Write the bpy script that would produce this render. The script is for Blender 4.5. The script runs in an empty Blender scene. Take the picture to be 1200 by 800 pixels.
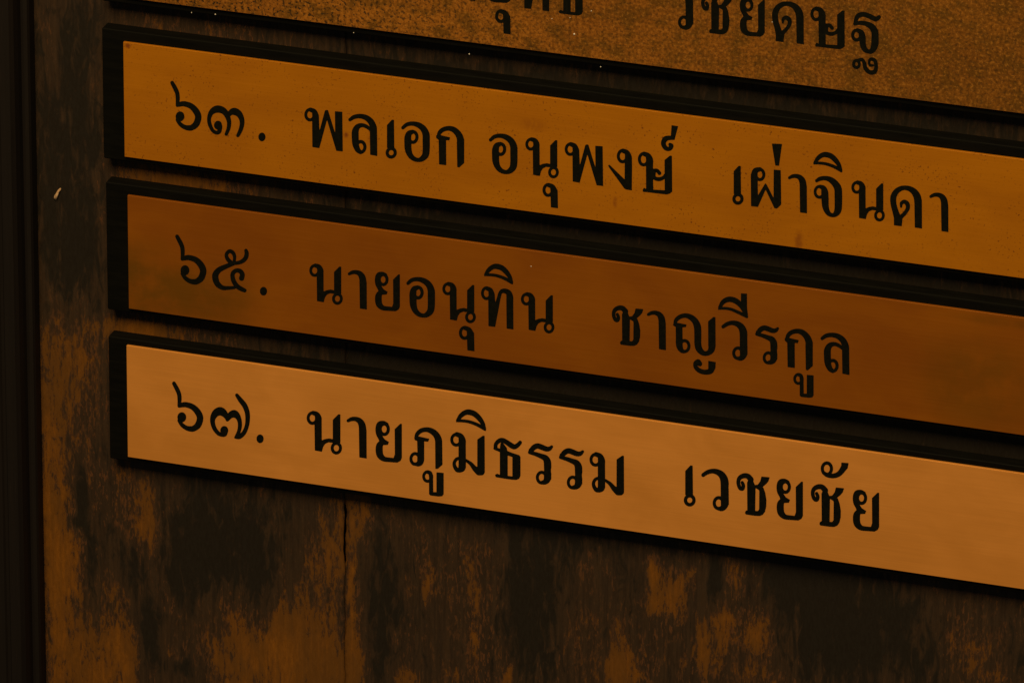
import bpy, bmesh, math, random
import numpy as np
from mathutils import Matrix, Vector

# ---------------------------------------------------------------- camera
# Board coordinates are millimetres on the nameplates' front plane: X to the right,
# Y downwards, Z into the wall.  World = (X, Z, -Y) / 1000.
CAM_R = [[0.95492903, -0.01203459, 0.29659015], [0.1342983, 0.90858035, -0.3955322], [-0.26471591, 0.41753673, 0.86924598]]
CAM_C = [1064.027, -1232.41, -2847.413]

def W(X, Y, Z=0.0):
    return Vector((X / 1000, Z / 1000, -Y / 1000))
scene = bpy.context.scene
col = scene.collection
cam = bpy.data.cameras.new("Camera"); cam.lens = 240; cam.sensor_width = 36
cam.clip_start = 0.1; cam.clip_end = 100
cam_ob = bpy.data.objects.new("Camera", cam); col.objects.link(cam_ob)
def vec(r): return Vector((r[0], r[2], -r[1]))
right, down, fwd = (vec(r) for r in CAM_R)
M = Matrix((right, -down, -fwd)).transposed().to_4x4(); M.translation = W(*CAM_C)
cam_ob.matrix_world = M
scene.camera = cam_ob

# ---------------------------------------------------------------- world, lamp, exposure
world = bpy.data.worlds.new("World"); scene.world = world; world.use_nodes = True
bg = world.node_tree.nodes["Background"]
bg.inputs[0].default_value = (0.85, 0.85, 0.75, 1); bg.inputs[1].default_value = 0.05
lamp = bpy.data.lights.new("soft_area_light", 'AREA'); lamp.shape = 'RECTANGLE'  # unseen soft area lamp, added above and in front of the board
lamp.size = 1.3; lamp.size_y = 1.0; lamp.energy = 69; lamp.color = (1.0, 0.72, 0.36)
lo = bpy.data.objects.new("soft_area_light", lamp); col.objects.link(lo)
lo.location = (0.15, -1.45, 1.85)
lo.rotation_euler = (Vector((0.2, 0, -0.12)) - lo.location).to_track_quat('-Z', 'Y').to_euler()
scene.view_settings.view_transform = 'Standard'; scene.view_settings.look = 'None'
scene.view_settings.exposure = 0; scene.view_settings.gamma = 1
scene.view_settings.use_curve_mapping = False
scene.cycles.filter_width = 1.5

# ---------------------------------------------------------------- data: lettering, stains and tones, specks
GLYPHS = {
  'six': [[-2180,-5851,-2244,-5820,-2303,-5760,-2331,-5700,-2337,-5610,-2306,-5520,-1852,-4590,-1756,-4320,-1730,-4170,-1712,-3960,-1694,-3510,-1709,-3000,-1680,-2910,-1610,-2844,-1520,-2821,-890,-2893,-800,-2892,-470,-2812,-200,-2704,-80,-2627,40,-2523,160,-2396,276,-2250,395,-2070,478,-1920,528,-1800,556,-1680,555,-1560,518,-1380,445,-1170,370,-1015,280,-900,142,-780,10,-695,-80,-675,-380,-675,-500,-693,-620,-728,-740,-786,-890,-884,-1023,-990,-1110,-1080,-1126,-1110,-1100,-1140,-1010,-1171,-920,-1222,-800,-1340,-716,-1500,-683,-1650,-692,-1830,-716,-1920,-755,-2010,-860,-2148,-920,-2198,-1010,-2249,-1160,-2288,-1310,-2276,-1460,-2212,-1584,-2100,-1670,-1957,-1713,-1800,-1717,-1650,-1677,-1440,-1715,-1350,-1712,-1260,-1523,-900,-1370,-686,-1250,-563,-1100,-435,-830,-256,-560,-139,-410,-95,-200,-55,-50,-40,100,-44,310,-96,610,-248,820,-401,903,-480,1002,-600,1077,-720,1150,-870,1254,-1170,1295,-1350,1315,-1500,1320,-1650,1310,-1770,1274,-1950,1198,-2160,1088,-2370,970,-2548,850,-2700,700,-2859,520,-3018,310,-3169,126,-3270,-50,-3341,-260,-3403,-530,-3458,-740,-3485,-890,-3485,-1010,-3470,-1190,-3422,-1235,-3420,-1250,-3450,-1224,-3660,-1216,-3870,-1228,-4170,-1271,-4440,-1344,-4680,-1449,-4920,-1619,-5250,-1937,-5760,-1970,-5799,-2030,-5840,-2090,-5857]],
  'three': [[-10,-3422,-160,-3398,-340,-3338,-490,-3260,-605,-3180,-730,-3068,-850,-2928,-959,-2760,-1030,-2609,-1100,-2400,-1146,-2190,-1172,-2010,-1182,-1770,-1170,-1560,-1141,-1380,-1095,-1200,-1021,-990,-880,-683,-714,-420,-537,-240,-340,-110,-220,-57,-130,-32,-10,-20,80,-28,170,-49,290,-105,380,-173,441,-240,510,-360,548,-480,619,-960,609,-1020,573,-1110,544,-1290,507,-1380,447,-1470,350,-1560,260,-1608,170,-1634,50,-1637,-70,-1604,-160,-1553,-247,-1470,-307,-1380,-344,-1290,-364,-1200,-368,-1080,-355,-990,-310,-867,-220,-740,-100,-650,32,-600,47,-570,19,-510,-21,-480,-70,-470,-160,-498,-280,-574,-370,-663,-446,-780,-531,-960,-616,-1200,-679,-1440,-708,-1620,-710,-1800,-668,-2010,-586,-2220,-489,-2370,-370,-2464,-160,-2556,-10,-2586,200,-2577,350,-2551,470,-2516,560,-2474,624,-2430,721,-2340,820,-2220,979,-1950,1098,-1650,1135,-1500,1152,-1380,1147,-1080,1087,-720,1031,-540,883,-150,872,-60,888,0,920,50,968,90,1010,110,1070,119,1130,110,1172,90,1220,50,1412,-330,1513,-570,1580,-799,1636,-1080,1661,-1380,1650,-1620,1611,-1860,1540,-2160,1562,-2190,1700,-2304,1760,-2336,1790,-2340,1880,-2329,2060,-2281,2180,-2239,2279,-2190,2350,-2130,2423,-2040,2498,-1920,2556,-1800,2600,-1680,2628,-1560,2645,-1320,2612,-1050,2522,-690,2439,-450,2247,0,2231,90,2244,150,2270,197,2313,240,2360,266,2450,278,2548,240,2602,180,2841,-210,2938,-390,3067,-720,3162,-1080,3205,-1410,3197,-1710,3149,-1980,3046,-2310,2910,-2580,2769,-2760,2674,-2850,2540,-2953,2420,-3025,2270,-3093,2120,-3134,2000,-3144,1880,-3135,1760,-3106,1640,-3053,1520,-2973,1414,-2880,1310,-2756,1280,-2742,1101,-2970,1011,-3060,860,-3178,740,-3250,560,-3334,350,-3398,170,-3425]],
  'dot': [[-80,-490,-163,-460,-230,-418,-290,-361,-347,-280,-388,-190,-411,-100,-414,80,-395,170,-358,260,-299,350,-239,410,-170,457,-80,490,-20,499,70,492,160,462,220,425,280,372,342,290,384,200,409,110,419,20,411,-100,388,-190,347,-280,282,-370,220,-425,160,-462,70,-492,-20,-499]],
  'five': [[-2110,-4940,-2180,-4900,-2208,-4870,-2240,-4810,-2247,-4720,-2208,-4480,-2221,-4330,-2279,-4090,-2364,-3940,-2500,-3789,-2680,-3659,-2920,-3555,-3160,-3502,-3220,-3503,-3238,-3520,-3180,-3910,-3181,-4060,-3200,-4180,-3278,-4420,-3341,-4540,-3405,-4630,-3493,-4720,-3610,-4803,-3730,-4860,-3850,-4892,-3970,-4897,-4060,-4881,-4150,-4843,-4240,-4784,-4390,-4639,-4494,-4480,-4547,-4330,-4558,-4150,-4515,-3910,-4433,-3700,-4330,-3533,-4131,-3310,-4134,-3280,-5020,-2955,-5230,-2859,-5424,-2740,-5620,-2582,-5783,-2410,-5920,-2206,-5966,-2110,-6006,-1990,-6030,-1870,-6039,-1750,-6016,-1480,-5976,-1300,-5921,-1120,-5800,-848,-5659,-640,-5500,-483,-5350,-372,-5230,-300,-4960,-182,-4840,-148,-4720,-128,-4600,-122,-4420,-131,-3400,-244,-3340,-266,-3250,-345,-2980,-161,-2620,16,-2230,137,-2170,137,-2110,120,-2024,50,-1985,-40,-1987,-130,-2032,-220,-2108,-280,-2680,-605,-2800,-684,-2943,-820,-3100,-1023,-3212,-1210,-3280,-1363,-3343,-1570,-3376,-1780,-3373,-1930,-3344,-2020,-3280,-2096,-3190,-2160,-3100,-2187,-3040,-2184,-2950,-2161,-2860,-2110,-2789,-2020,-2764,-1960,-2765,-1900,-2851,-1630,-2869,-1510,-2861,-1450,-2830,-1370,-2800,-1325,-2742,-1270,-2680,-1235,-2590,-1212,-2500,-1217,-2440,-1235,-2378,-1270,-2320,-1325,-2279,-1390,-2259,-1450,-2203,-1750,-2191,-1870,-2203,-2020,-2240,-2140,-2318,-2290,-2440,-2440,-2560,-2539,-2710,-2615,-2860,-2656,-3040,-2674,-3190,-2662,-3340,-2619,-3490,-2544,-3640,-2433,-3760,-2299,-3830,-2170,-3874,-2020,-3894,-1840,-3887,-1660,-3856,-1450,-3803,-1240,-3725,-1030,-3631,-850,-3498,-640,-3495,-610,-3520,-602,-3910,-587,-4480,-598,-4660,-633,-4810,-714,-4930,-810,-5028,-910,-5110,-1021,-5160,-1120,-5219,-1300,-5269,-1540,-5288,-1720,-5275,-1840,-5193,-2020,-5054,-2200,-4915,-2320,-4720,-2436,-4120,-2724,-3340,-3065,-2890,-3118,-2680,-3167,-2500,-3227,-2281,-3340,-2156,-3430,-2054,-3520,-1900,-3701,-1844,-3790,-1789,-3910,-1727,-4150,-1712,-4420,-1723,-4510,-1762,-4630,-1892,-4870,-1930,-4908,-1990,-4940,-2050,-4949],[-3947,-4450,-3910,-4451,-3850,-4429,-3788,-4390,-3730,-4336,-3648,-4210,-3589,-4060,-3571,-3970,-3567,-3880,-3600,-3550,-3610,-3532,-3640,-3535,-3698,-3580,-3880,-3736,-3987,-3850,-4061,-3970,-4120,-4120,-4134,-4240,-4113,-4300,-4030,-4397]],
  'seven': [[-2800,-5272,-2860,-5231,-2910,-5150,-2917,-5060,-2897,-5000,-2536,-4370,-2170,-3890,-2039,-3680,-1930,-3447,-1838,-3200,-1780,-2990,-1743,-2780,-1722,-2510,-1723,-2150,-1744,-1850,-1783,-1610,-1863,-1340,-1978,-1070,-2100,-860,-2230,-711,-2290,-663,-2316,-680,-2229,-920,-2172,-1130,-2130,-1370,-2111,-1610,-2122,-1940,-2173,-2270,-2264,-2600,-2327,-2750,-2410,-2909,-2500,-3050,-2576,-3140,-2677,-3230,-2770,-3289,-2920,-3345,-3010,-3359,-3130,-3360,-3280,-3330,-3382,-3290,-3490,-3229,-3610,-3136,-3760,-2989,-3790,-3008,-3894,-3200,-4004,-3350,-4124,-3470,-4270,-3581,-4450,-3666,-4600,-3703,-4750,-3709,-4900,-3687,-5050,-3637,-5230,-3543,-5380,-3431,-5517,-3290,-5605,-3170,-5701,-2990,-5771,-2810,-5830,-2600,-5868,-2330,-5865,-2060,-5810,-1730,-5721,-1430,-5608,-1160,-5486,-950,-5290,-695,-5080,-487,-4980,-410,-4878,-350,-4660,-270,-4360,-222,-4240,-224,-4150,-242,-4030,-297,-3962,-350,-3910,-410,-3835,-560,-3741,-860,-3731,-950,-3739,-1070,-3763,-1160,-3805,-1250,-3871,-1340,-3937,-1400,-4000,-1440,-4090,-1475,-4210,-1489,-4330,-1469,-4450,-1410,-4555,-1310,-4625,-1190,-4661,-1070,-4669,-950,-4645,-770,-4660,-757,-4750,-813,-4856,-920,-4976,-1070,-5072,-1220,-5171,-1430,-5254,-1700,-5289,-1940,-5278,-2150,-5221,-2330,-5110,-2499,-4960,-2643,-4900,-2677,-4810,-2710,-4690,-2730,-4630,-2723,-4480,-2664,-4360,-2588,-4210,-2462,-4123,-2360,-4061,-2270,-4037,-2180,-4000,-2112,-3940,-2061,-3880,-2037,-3790,-2035,-3700,-2074,-3370,-2390,-3310,-2432,-3220,-2467,-3100,-2483,-2980,-2456,-2869,-2390,-2800,-2312,-2709,-2150,-2634,-1940,-2605,-1760,-2599,-1520,-2625,-1220,-2695,-920,-2767,-740,-3036,-170,-3031,-110,-3010,-74,-2980,-48,-2860,-3,-2560,43,-2470,41,-2350,16,-2260,-20,-2110,-112,-1998,-200,-1870,-320,-1675,-560,-1539,-800,-1385,-1190,-1268,-1610,-1224,-1850,-1188,-2150,-1170,-2480,-1173,-2780,-1197,-3020,-1238,-3230,-1305,-3470,-1392,-3710,-1535,-4010,-1660,-4204,-1817,-4400,-2166,-4790,-2590,-5240,-2680,-5285,-2740,-5288]],
  'phophan': [[-3900,-5107,-4080,-5036,-4181,-4980,-4288,-4890,-4362,-4800,-4432,-4680,-4485,-4530,-4511,-4380,-4511,-4230,-4480,-4050,-4422,-3900,-4324,-3750,-4200,-3633,-4080,-3564,-3960,-3527,-3810,-3518,-3630,-3555,-3600,-3528,-3580,-600,-3570,-540,-3510,-518,-2820,-402,-2760,-404,-2746,-420,-1920,-3443,-1860,-3631,-1830,-3614,-1800,-3530,-780,-108,-756,-90,-720,-83,-60,-7,-30,-8,-5,-30,-12,-900,-59,-4560,-76,-4620,-120,-4634,-870,-4685,-908,-4680,-928,-4650,-905,-2490,-908,-2310,-930,-2257,-1020,-2519,-1710,-4755,-1740,-4812,-1770,-4824,-1950,-4846,-2070,-4786,-2107,-4740,-2670,-2662,-2730,-2497,-2751,-2760,-2800,-4200,-2910,-4500,-2984,-4650,-3060,-4766,-3150,-4869,-3254,-4950,-3420,-5028,-3750,-5124,-3840,-5126],[-3998,-4680,-3960,-4698,-3930,-4688,-3660,-4554,-3624,-4530,-3606,-4500,-3593,-4380,-3589,-4080,-3613,-4020,-3658,-3960,-3750,-3890,-3810,-3871,-3870,-3868,-3930,-3882,-3990,-3914,-4080,-4008,-4141,-4140,-4164,-4290,-4146,-4440,-4081,-4590]],
  'loling': [[-2330,-4900,-2540,-4864,-2750,-4804,-2900,-4739,-3050,-4641,-3365,-4360,-3392,-4300,-3399,-4240,-3386,-4180,-3350,-4119,-3318,-4090,-3260,-4060,-3200,-4051,-3140,-4060,-2720,-4305,-2570,-4352,-2390,-4387,-2240,-4404,-2090,-4404,-1970,-4391,-1820,-4357,-1640,-4295,-1490,-4220,-1343,-4120,-1220,-4011,-1105,-3880,-1028,-3760,-948,-3580,-917,-3460,-920,-3452,-950,-3460,-1098,-3580,-1190,-3638,-1400,-3739,-1640,-3811,-1850,-3835,-2090,-3823,-2242,-3790,-2360,-3748,-2540,-3639,-2690,-3497,-2826,-3310,-2915,-3130,-2967,-2980,-3007,-2740,-3012,-2470,-2973,-1690,-2950,-1480,-2911,-1300,-2843,-1090,-2752,-880,-2655,-700,-2527,-520,-2397,-400,-2270,-326,-2030,-219,-1970,-211,-1910,-219,-1670,-320,-1520,-427,-1394,-580,-1309,-760,-1278,-880,-1263,-1000,-1263,-1120,-1278,-1240,-1345,-1450,-1394,-1540,-1460,-1630,-1589,-1750,-1670,-1800,-1760,-1838,-1850,-1861,-1940,-1869,-2150,-1845,-2167,-1870,-2189,-2770,-2152,-3010,-2103,-3160,-2044,-3250,-1940,-3320,-1790,-3366,-1670,-3363,-1507,-3310,-1251,-3190,-902,-2950,-882,-2920,-877,-2860,-840,-190,-830,-160,-770,-138,-80,-14,-20,-14,-4,-40,-1,-100,-32,-3130,-47,-3370,-190,-3760,-290,-3962,-367,-4090,-478,-4240,-588,-4360,-844,-4570,-1010,-4673,-1190,-4761,-1310,-4807,-1520,-4864,-1700,-4896,-1910,-4916,-2120,-4918],[-2006,-1480,-1940,-1488,-1894,-1480,-1790,-1424,-1712,-1330,-1654,-1180,-1642,-1030,-1671,-880,-1732,-760,-1820,-674,-1850,-661,-1880,-670,-1982,-790,-2049,-940,-2117,-1180,-2148,-1330,-2141,-1390,-2090,-1440]],
  'sarae': [[70,-4771,-484,-4180,-526,-4120,-530,-1390,-527,-1360,-500,-1332,-470,-1327,-436,-1300,-542,-1180,-618,-1060,-675,-910,-698,-760,-695,-640,-672,-520,-628,-400,-560,-283,-480,-190,-380,-108,-290,-57,-170,-13,10,9,160,-10,310,-67,430,-145,534,-250,613,-370,672,-520,699,-700,682,-880,633,-1030,550,-1170,393,-1330,387,-1360,347,-4720,310,-4753,100,-4776],[-97,-1030,10,-1048,70,-1039,130,-1015,221,-940,284,-820,296,-760,295,-670,255,-550,182,-460,130,-425,70,-401,-50,-396,-140,-430,-237,-520,-290,-640,-296,-760,-261,-880,-193,-970]],
  'oang': [[-870,-4722,-1050,-4701,-1260,-4655,-1440,-4591,-1560,-4525,-1710,-4404,-1988,-4120,-2027,-4030,-2020,-3940,-1980,-3870,-1920,-3823,-1860,-3803,-1800,-3803,-1710,-3841,-1410,-4085,-1260,-4167,-1110,-4209,-960,-4233,-810,-4240,-660,-4228,-510,-4193,-360,-4137,-90,-3990,30,-3903,157,-3790,240,-3697,318,-3580,373,-3460,422,-3310,462,-3130,477,-3010,470,-2500,483,-1600,458,-1090,434,-970,390,-858,330,-756,240,-643,144,-550,60,-492,0,-473,-90,-474,-240,-516,-360,-578,-450,-645,-559,-760,-643,-880,-705,-1000,-753,-1150,-788,-1330,-824,-1690,-828,-2050,-820,-2110,-780,-2123,-630,-2112,-510,-2132,-390,-2179,-270,-2262,-160,-2380,-73,-2530,-21,-2680,5,-2830,7,-2980,-13,-3130,-60,-3280,-120,-3400,-210,-3520,-309,-3610,-420,-3675,-570,-3724,-660,-3755,-720,-3758,-1020,-3713,-1200,-3654,-1314,-3580,-1410,-3484,-1491,-3370,-1563,-3220,-1620,-3047,-1655,-2890,-1677,-2590,-1652,-1750,-1623,-1510,-1567,-1270,-1467,-1000,-1359,-790,-1200,-565,-1042,-400,-840,-239,-600,-107,-390,-40,-150,0,120,8,360,-27,540,-89,750,-206,956,-370,1107,-550,1215,-760,1273,-970,1302,-1210,1330,-1690,1331,-3010,1308,-3190,1252,-3400,1170,-3610,1078,-3790,938,-4000,810,-4146,720,-4232,480,-4413,270,-4531,60,-4617,-240,-4692,-540,-4726],[-608,-3310,-570,-3320,-540,-3306,-450,-3210,-390,-3070,-371,-2920,-390,-2770,-438,-2650,-510,-2557,-608,-2500,-660,-2492,-720,-2502,-813,-2560,-846,-2620,-853,-2800,-838,-3040,-812,-3160,-780,-3196]],
  'kokai': [[1120,-4500,850,-4471,580,-4404,340,-4305,160,-4189,9,-4050,-125,-3870,-205,-3690,-258,-3450,-328,-3390,-345,-3360,-333,-3150,-320,-3101,-80,-2903,-57,-2880,-47,-2850,3,-60,29,-30,70,-21,790,72,838,60,849,0,834,-2820,849,-2850,880,-2855,1180,-2827,1207,-2850,1219,-2880,1287,-3090,1293,-3150,1240,-3176,340,-3384,232,-3420,192,-3450,197,-3480,250,-3570,400,-3728,550,-3829,727,-3900,940,-3950,1120,-3958,1300,-3920,1480,-3840,1641,-3720,1810,-3538,1932,-3360,2024,-3150,2080,-2940,2097,-2760,2081,-2610,2129,210,2139,270,2170,289,2320,327,2380,326,2942,-180,2950,-240,2950,-2910,2947,-2940,2904,-3030,2858,-3210,2800,-3363,2696,-3570,2532,-3810,2335,-4020,2080,-4228,1840,-4367,1630,-4443,1360,-4493]],
  'nonu': [[-3320,-407,-3382,-370,-3530,-318,-3620,-270,-3722,-190,-3823,-70,-3890,50,-3942,200,-3966,350,-3966,500,-3931,680,-3871,830,-3770,979,-3650,1090,-3530,1158,-3380,1202,-3230,1206,-3080,1176,-3050,1199,-3014,4190,-2990,4213,-2960,4221,-2210,4361,-2180,4348,-2164,4310,-2017,3770,-1790,3437,-1730,3398,-1400,3254,-950,3311,-920,3321,-904,3350,-1010,3482,-1070,3586,-1117,3710,-1142,3830,-1143,4040,-1128,4130,-1089,4250,-1028,4370,-962,4460,-890,4532,-800,4598,-710,4643,-590,4679,-470,4689,-380,4681,-230,4635,-80,4541,26,4430,116,4280,168,4130,189,3950,172,3770,112,3590,41,3470,-56,3350,-4,3260,0,3230,-7,20,-20,5,-80,-10,-230,-25,-260,-16,-892,620,-900,680,-900,2810,-905,2870,-920,2892,-980,2888,-1280,2816,-1340,2816,-1790,2880,-2150,3024,-2180,3010,-2187,2960,-2198,830,-2190,530,-2203,410,-2233,290,-2300,128,-2404,-40,-2510,-163,-2655,-280,-2780,-341,-2930,-381,-3200,-428,-3260,-426],[-3398,20,-3350,15,-3080,122,-3033,170,-3010,230,-2988,470,-2999,590,-3038,680,-3080,740,-3140,796,-3200,830,-3260,846,-3320,846,-3380,830,-3440,796,-3530,699,-3591,560,-3607,470,-3607,380,-3575,230,-3500,100,-3448,50],[-540,3560,-470,3552,-410,3562,-307,3620,-230,3714,-178,3860,-176,4010,-226,4160,-296,4250,-350,4291,-410,4318,-470,4328,-530,4323,-590,4302,-650,4263,-734,4160,-784,4010,-782,3860,-740,3732,-653,3620,-590,3578]],
  'saraaa': [[-1700,-4854,-1850,-4818,-1970,-4769,-2270,-4575,-2303,-4550,-2344,-4490,-2358,-4430,-2352,-4370,-2330,-4324,-2291,-4280,-2240,-4252,-2180,-4241,-2120,-4251,-1880,-4340,-1760,-4371,-1550,-4387,-1400,-4373,-1280,-4328,-1160,-4248,-1078,-4160,-1019,-4040,-951,-3800,-924,-3590,-871,-200,-868,-170,-844,-140,-684,-110,-50,-9,-20,-12,-2,-50,-20,-3260,-97,-3800,-175,-4070,-284,-4280,-451,-4490,-650,-4656,-770,-4726,-890,-4779,-1160,-4854,-1400,-4878,-1550,-4873]],
  'yoyak': [[-2510,-347,-2600,-324,-2720,-274,-2810,-214,-2893,-130,-2955,-40,-3012,80,-3057,230,-3080,350,-3104,560,-3106,740,-3089,950,-3057,1130,-3015,1280,-2965,1400,-2764,1760,-2682,1970,-2673,2030,-2840,2178,-2917,2270,-2987,2390,-3032,2510,-3068,2660,-3092,2900,-3092,3110,-3077,3320,-3034,3560,-2971,3740,-2870,3918,-2750,4059,-2598,4190,-2360,4330,-2180,4398,-1970,4441,-560,4536,-500,4512,-170,4329,-133,4280,-30,4040,-6,3980,0,3920,0,80,-7,20,-20,7,-80,-4,-170,-8,-200,-2,-230,19,-819,590,-842,620,-849,650,-830,3530,-838,3590,-951,3920,-981,3980,-1010,3997,-1040,3998,-1730,3922,-1910,3885,-2000,3839,-2091,3740,-2189,3560,-2221,3440,-2245,3170,-2249,2900,-2234,2630,-2211,2510,-2180,2478,-1671,2450,-1640,2434,-1542,2180,-1535,2120,-2013,1820,-2263,1460,-2276,1430,-2273,1400,-2240,1395,-2060,1419,-1910,1396,-1820,1361,-1733,1310,-1602,1190,-1536,1100,-1487,1010,-1426,830,-1401,620,-1421,410,-1478,230,-1557,80,-1580,-31,-1640,-103,-1880,-258,-2030,-326,-2120,-348,-2270,-363],[-2150,200,-2090,184,-2030,187,-1940,230,-1850,337,-1798,470,-1783,650,-1812,800,-1874,920,-1971,1010,-2030,1033,-2090,1036,-2180,1004,-2240,953,-2286,890,-2345,740,-2357,560,-2324,410,-2259,290,-2210,239]],
  'phosamphao': [[-2190,-4343,-2340,-4313,-2520,-4258,-2640,-4205,-2790,-4112,-2914,-4010,-3030,-3890,-3123,-3770,-3207,-3620,-3240,-3525,-3270,-3380,-3306,-3110,-3304,-3020,-3240,-2891,-3210,-2870,-3000,-2791,-2973,-2750,-2940,-1442,-2970,-1426,-3120,-1470,-3210,-1479,-3300,-1473,-3451,-1430,-3598,-1340,-3714,-1220,-3810,-1058,-3866,-890,-3889,-680,-3882,-560,-3850,-410,-3805,-290,-3756,-200,-3690,-110,-3600,-22,-3510,41,-3420,83,-3330,108,-3180,128,-2970,194,-2880,200,-2760,190,-2610,152,-2490,95,-2381,10,-2286,-110,-2226,-230,-2186,-350,-2159,-470,-2141,-620,-2139,-2690,-2130,-2722,-2100,-2733,-1740,-2688,-1680,-2697,-1556,-2990,-1568,-3020,-1620,-3038,-2790,-3302,-2825,-3320,-2825,-3350,-2790,-3407,-2610,-3601,-2520,-3674,-2430,-3729,-2310,-3777,-2190,-3809,-1950,-3834,-1860,-3827,-1747,-3800,-1530,-3700,-1290,-3533,-1110,-3352,-1020,-3215,-947,-3050,-887,-2840,-866,-2690,-841,400,-831,460,-780,480,-540,473,-16,10,-1,-50,-32,-2660,-45,-2810,-80,-2990,-128,-3140,-204,-3320,-360,-3587,-540,-3807,-780,-4017,-1050,-4185,-1320,-4293,-1590,-4352,-1860,-4370],[-3305,-1100,-3210,-1117,-3150,-1106,-3090,-1076,-2997,-980,-2961,-890,-2965,-440,-3000,-376,-3060,-308,-3120,-268,-3180,-260,-3300,-259,-3390,-317,-3477,-440,-3522,-590,-3526,-740,-3490,-890,-3420,-1011,-3360,-1069]],
  'sarauu': [[-2030,-2929,-2150,-2881,-2240,-2823,-2330,-2738,-2415,-2620,-2470,-2500,-2509,-2350,-2519,-2230,-2507,-2080,-2467,-1930,-2409,-1810,-2330,-1702,-2240,-1617,-2150,-1559,-2030,-1511,-1880,-1491,-1760,-1501,-1725,-1480,-1720,-190,-1715,-160,-1696,-130,-1550,-6,-620,117,-230,85,-200,80,-157,50,-17,-130,0,-190,0,-1690,0,-2560,-14,-2620,-80,-2637,-770,-2693,-830,-2690,-841,-2680,-850,-2620,-851,-430,-860,-397,-890,-382,-1190,-385,-1211,-400,-1221,-460,-1236,-2020,-1221,-2140,-1246,-2380,-1360,-2680,-1425,-2770,-1490,-2828,-1580,-2877,-1790,-2942,-1910,-2948],[-2018,-2560,-2000,-2568,-1970,-2560,-1820,-2496,-1781,-2470,-1767,-2440,-1718,-2110,-1720,-1930,-1726,-1900,-1753,-1870,-1850,-1834,-1940,-1840,-2000,-1865,-2047,-1900,-2120,-1990,-2166,-2110,-2177,-2260,-2152,-2380,-2090,-2494]],
  'momaa': [[-3370,-433,-3430,-401,-3506,-340,-3610,-298,-3700,-248,-3790,-176,-3861,-100,-3941,20,-3995,140,-4035,290,-4049,440,-4027,650,-3970,822,-3876,980,-3763,1100,-3610,1198,-3460,1247,-3280,1256,-3100,1217,-3072,1250,-3072,2420,-3100,2457,-3250,2496,-3370,2544,-3455,2600,-3520,2660,-3617,2780,-3688,2900,-3751,3050,-3781,3170,-3787,3380,-3764,3530,-3732,3650,-3676,3800,-3617,3920,-3493,4100,-3400,4188,-3310,4244,-3220,4276,-3100,4293,-2890,4299,-2830,4291,-2590,4219,-2440,4130,-2351,4040,-2293,3950,-2205,3710,-2202,3110,-2186,3080,-2170,3076,-1947,3260,-1798,3410,-1708,3530,-1471,3920,-1363,4070,-1048,4430,-921,4550,-820,4604,-730,4625,-370,4626,-250,4595,-160,4544,-70,4456,-7,4340,19,4220,17,3620,0,80,-10,15,-70,-6,-190,-17,-229,-10,-820,395,-864,440,-870,3560,-880,3620,-910,3626,-988,3590,-1060,3537,-1390,3190,-1564,3050,-2080,2750,-2170,2720,-2200,2699,-2216,1130,-2197,680,-2216,500,-2269,320,-2350,140,-2440,-8,-2539,-130,-2650,-229,-2800,-314,-2950,-366,-3250,-447,-3310,-447],[-3495,50,-3430,28,-3400,40,-3126,170,-3088,200,-3075,230,-3058,590,-3062,710,-3130,806,-3190,854,-3250,883,-3370,896,-3430,883,-3490,854,-3583,770,-3623,710,-3662,620,-3683,530,-3689,440,-3665,290,-3629,200,-3591,140],[-3116,2840,-3091,2840,-3072,2870,-3070,2900,-3071,3320,-3091,3680,-3100,3723,-3130,3759,-3165,3740,-3243,3650,-3313,3530,-3359,3410,-3382,3290,-3379,3200,-3340,3080,-3270,2960,-3190,2875]],
  'sarai': [[-2270,-2503,-2480,-2439,-2720,-2317,-2921,-2170,-3110,-1986,-3200,-1875,-3281,-1750,-3505,-1300,-3519,-1240,-3506,-1120,-3515,-1060,-3500,-1040,-3470,-1034,-2930,-1021,-2600,-995,-2300,-956,-2060,-907,-1760,-819,-1400,-685,-1160,-577,-819,-400,-200,-39,-140,-22,-80,-23,-20,7,0,-10,27,-250,-90,-790,-153,-970,-235,-1150,-444,-1510,-625,-1750,-843,-1990,-1049,-2170,-1250,-2301,-1490,-2409,-1790,-2493,-2060,-2522],[-2304,-1870,-2210,-1887,-2120,-1889,-1880,-1852,-1640,-1775,-1520,-1718,-1429,-1660,-1247,-1510,-976,-1240,-767,-1000,-614,-790,-607,-760,-620,-755,-1010,-943,-1550,-1140,-2000,-1263,-2420,-1328,-2958,-1360,-2927,-1420,-2845,-1510,-2637,-1690,-2456,-1810]],
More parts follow.
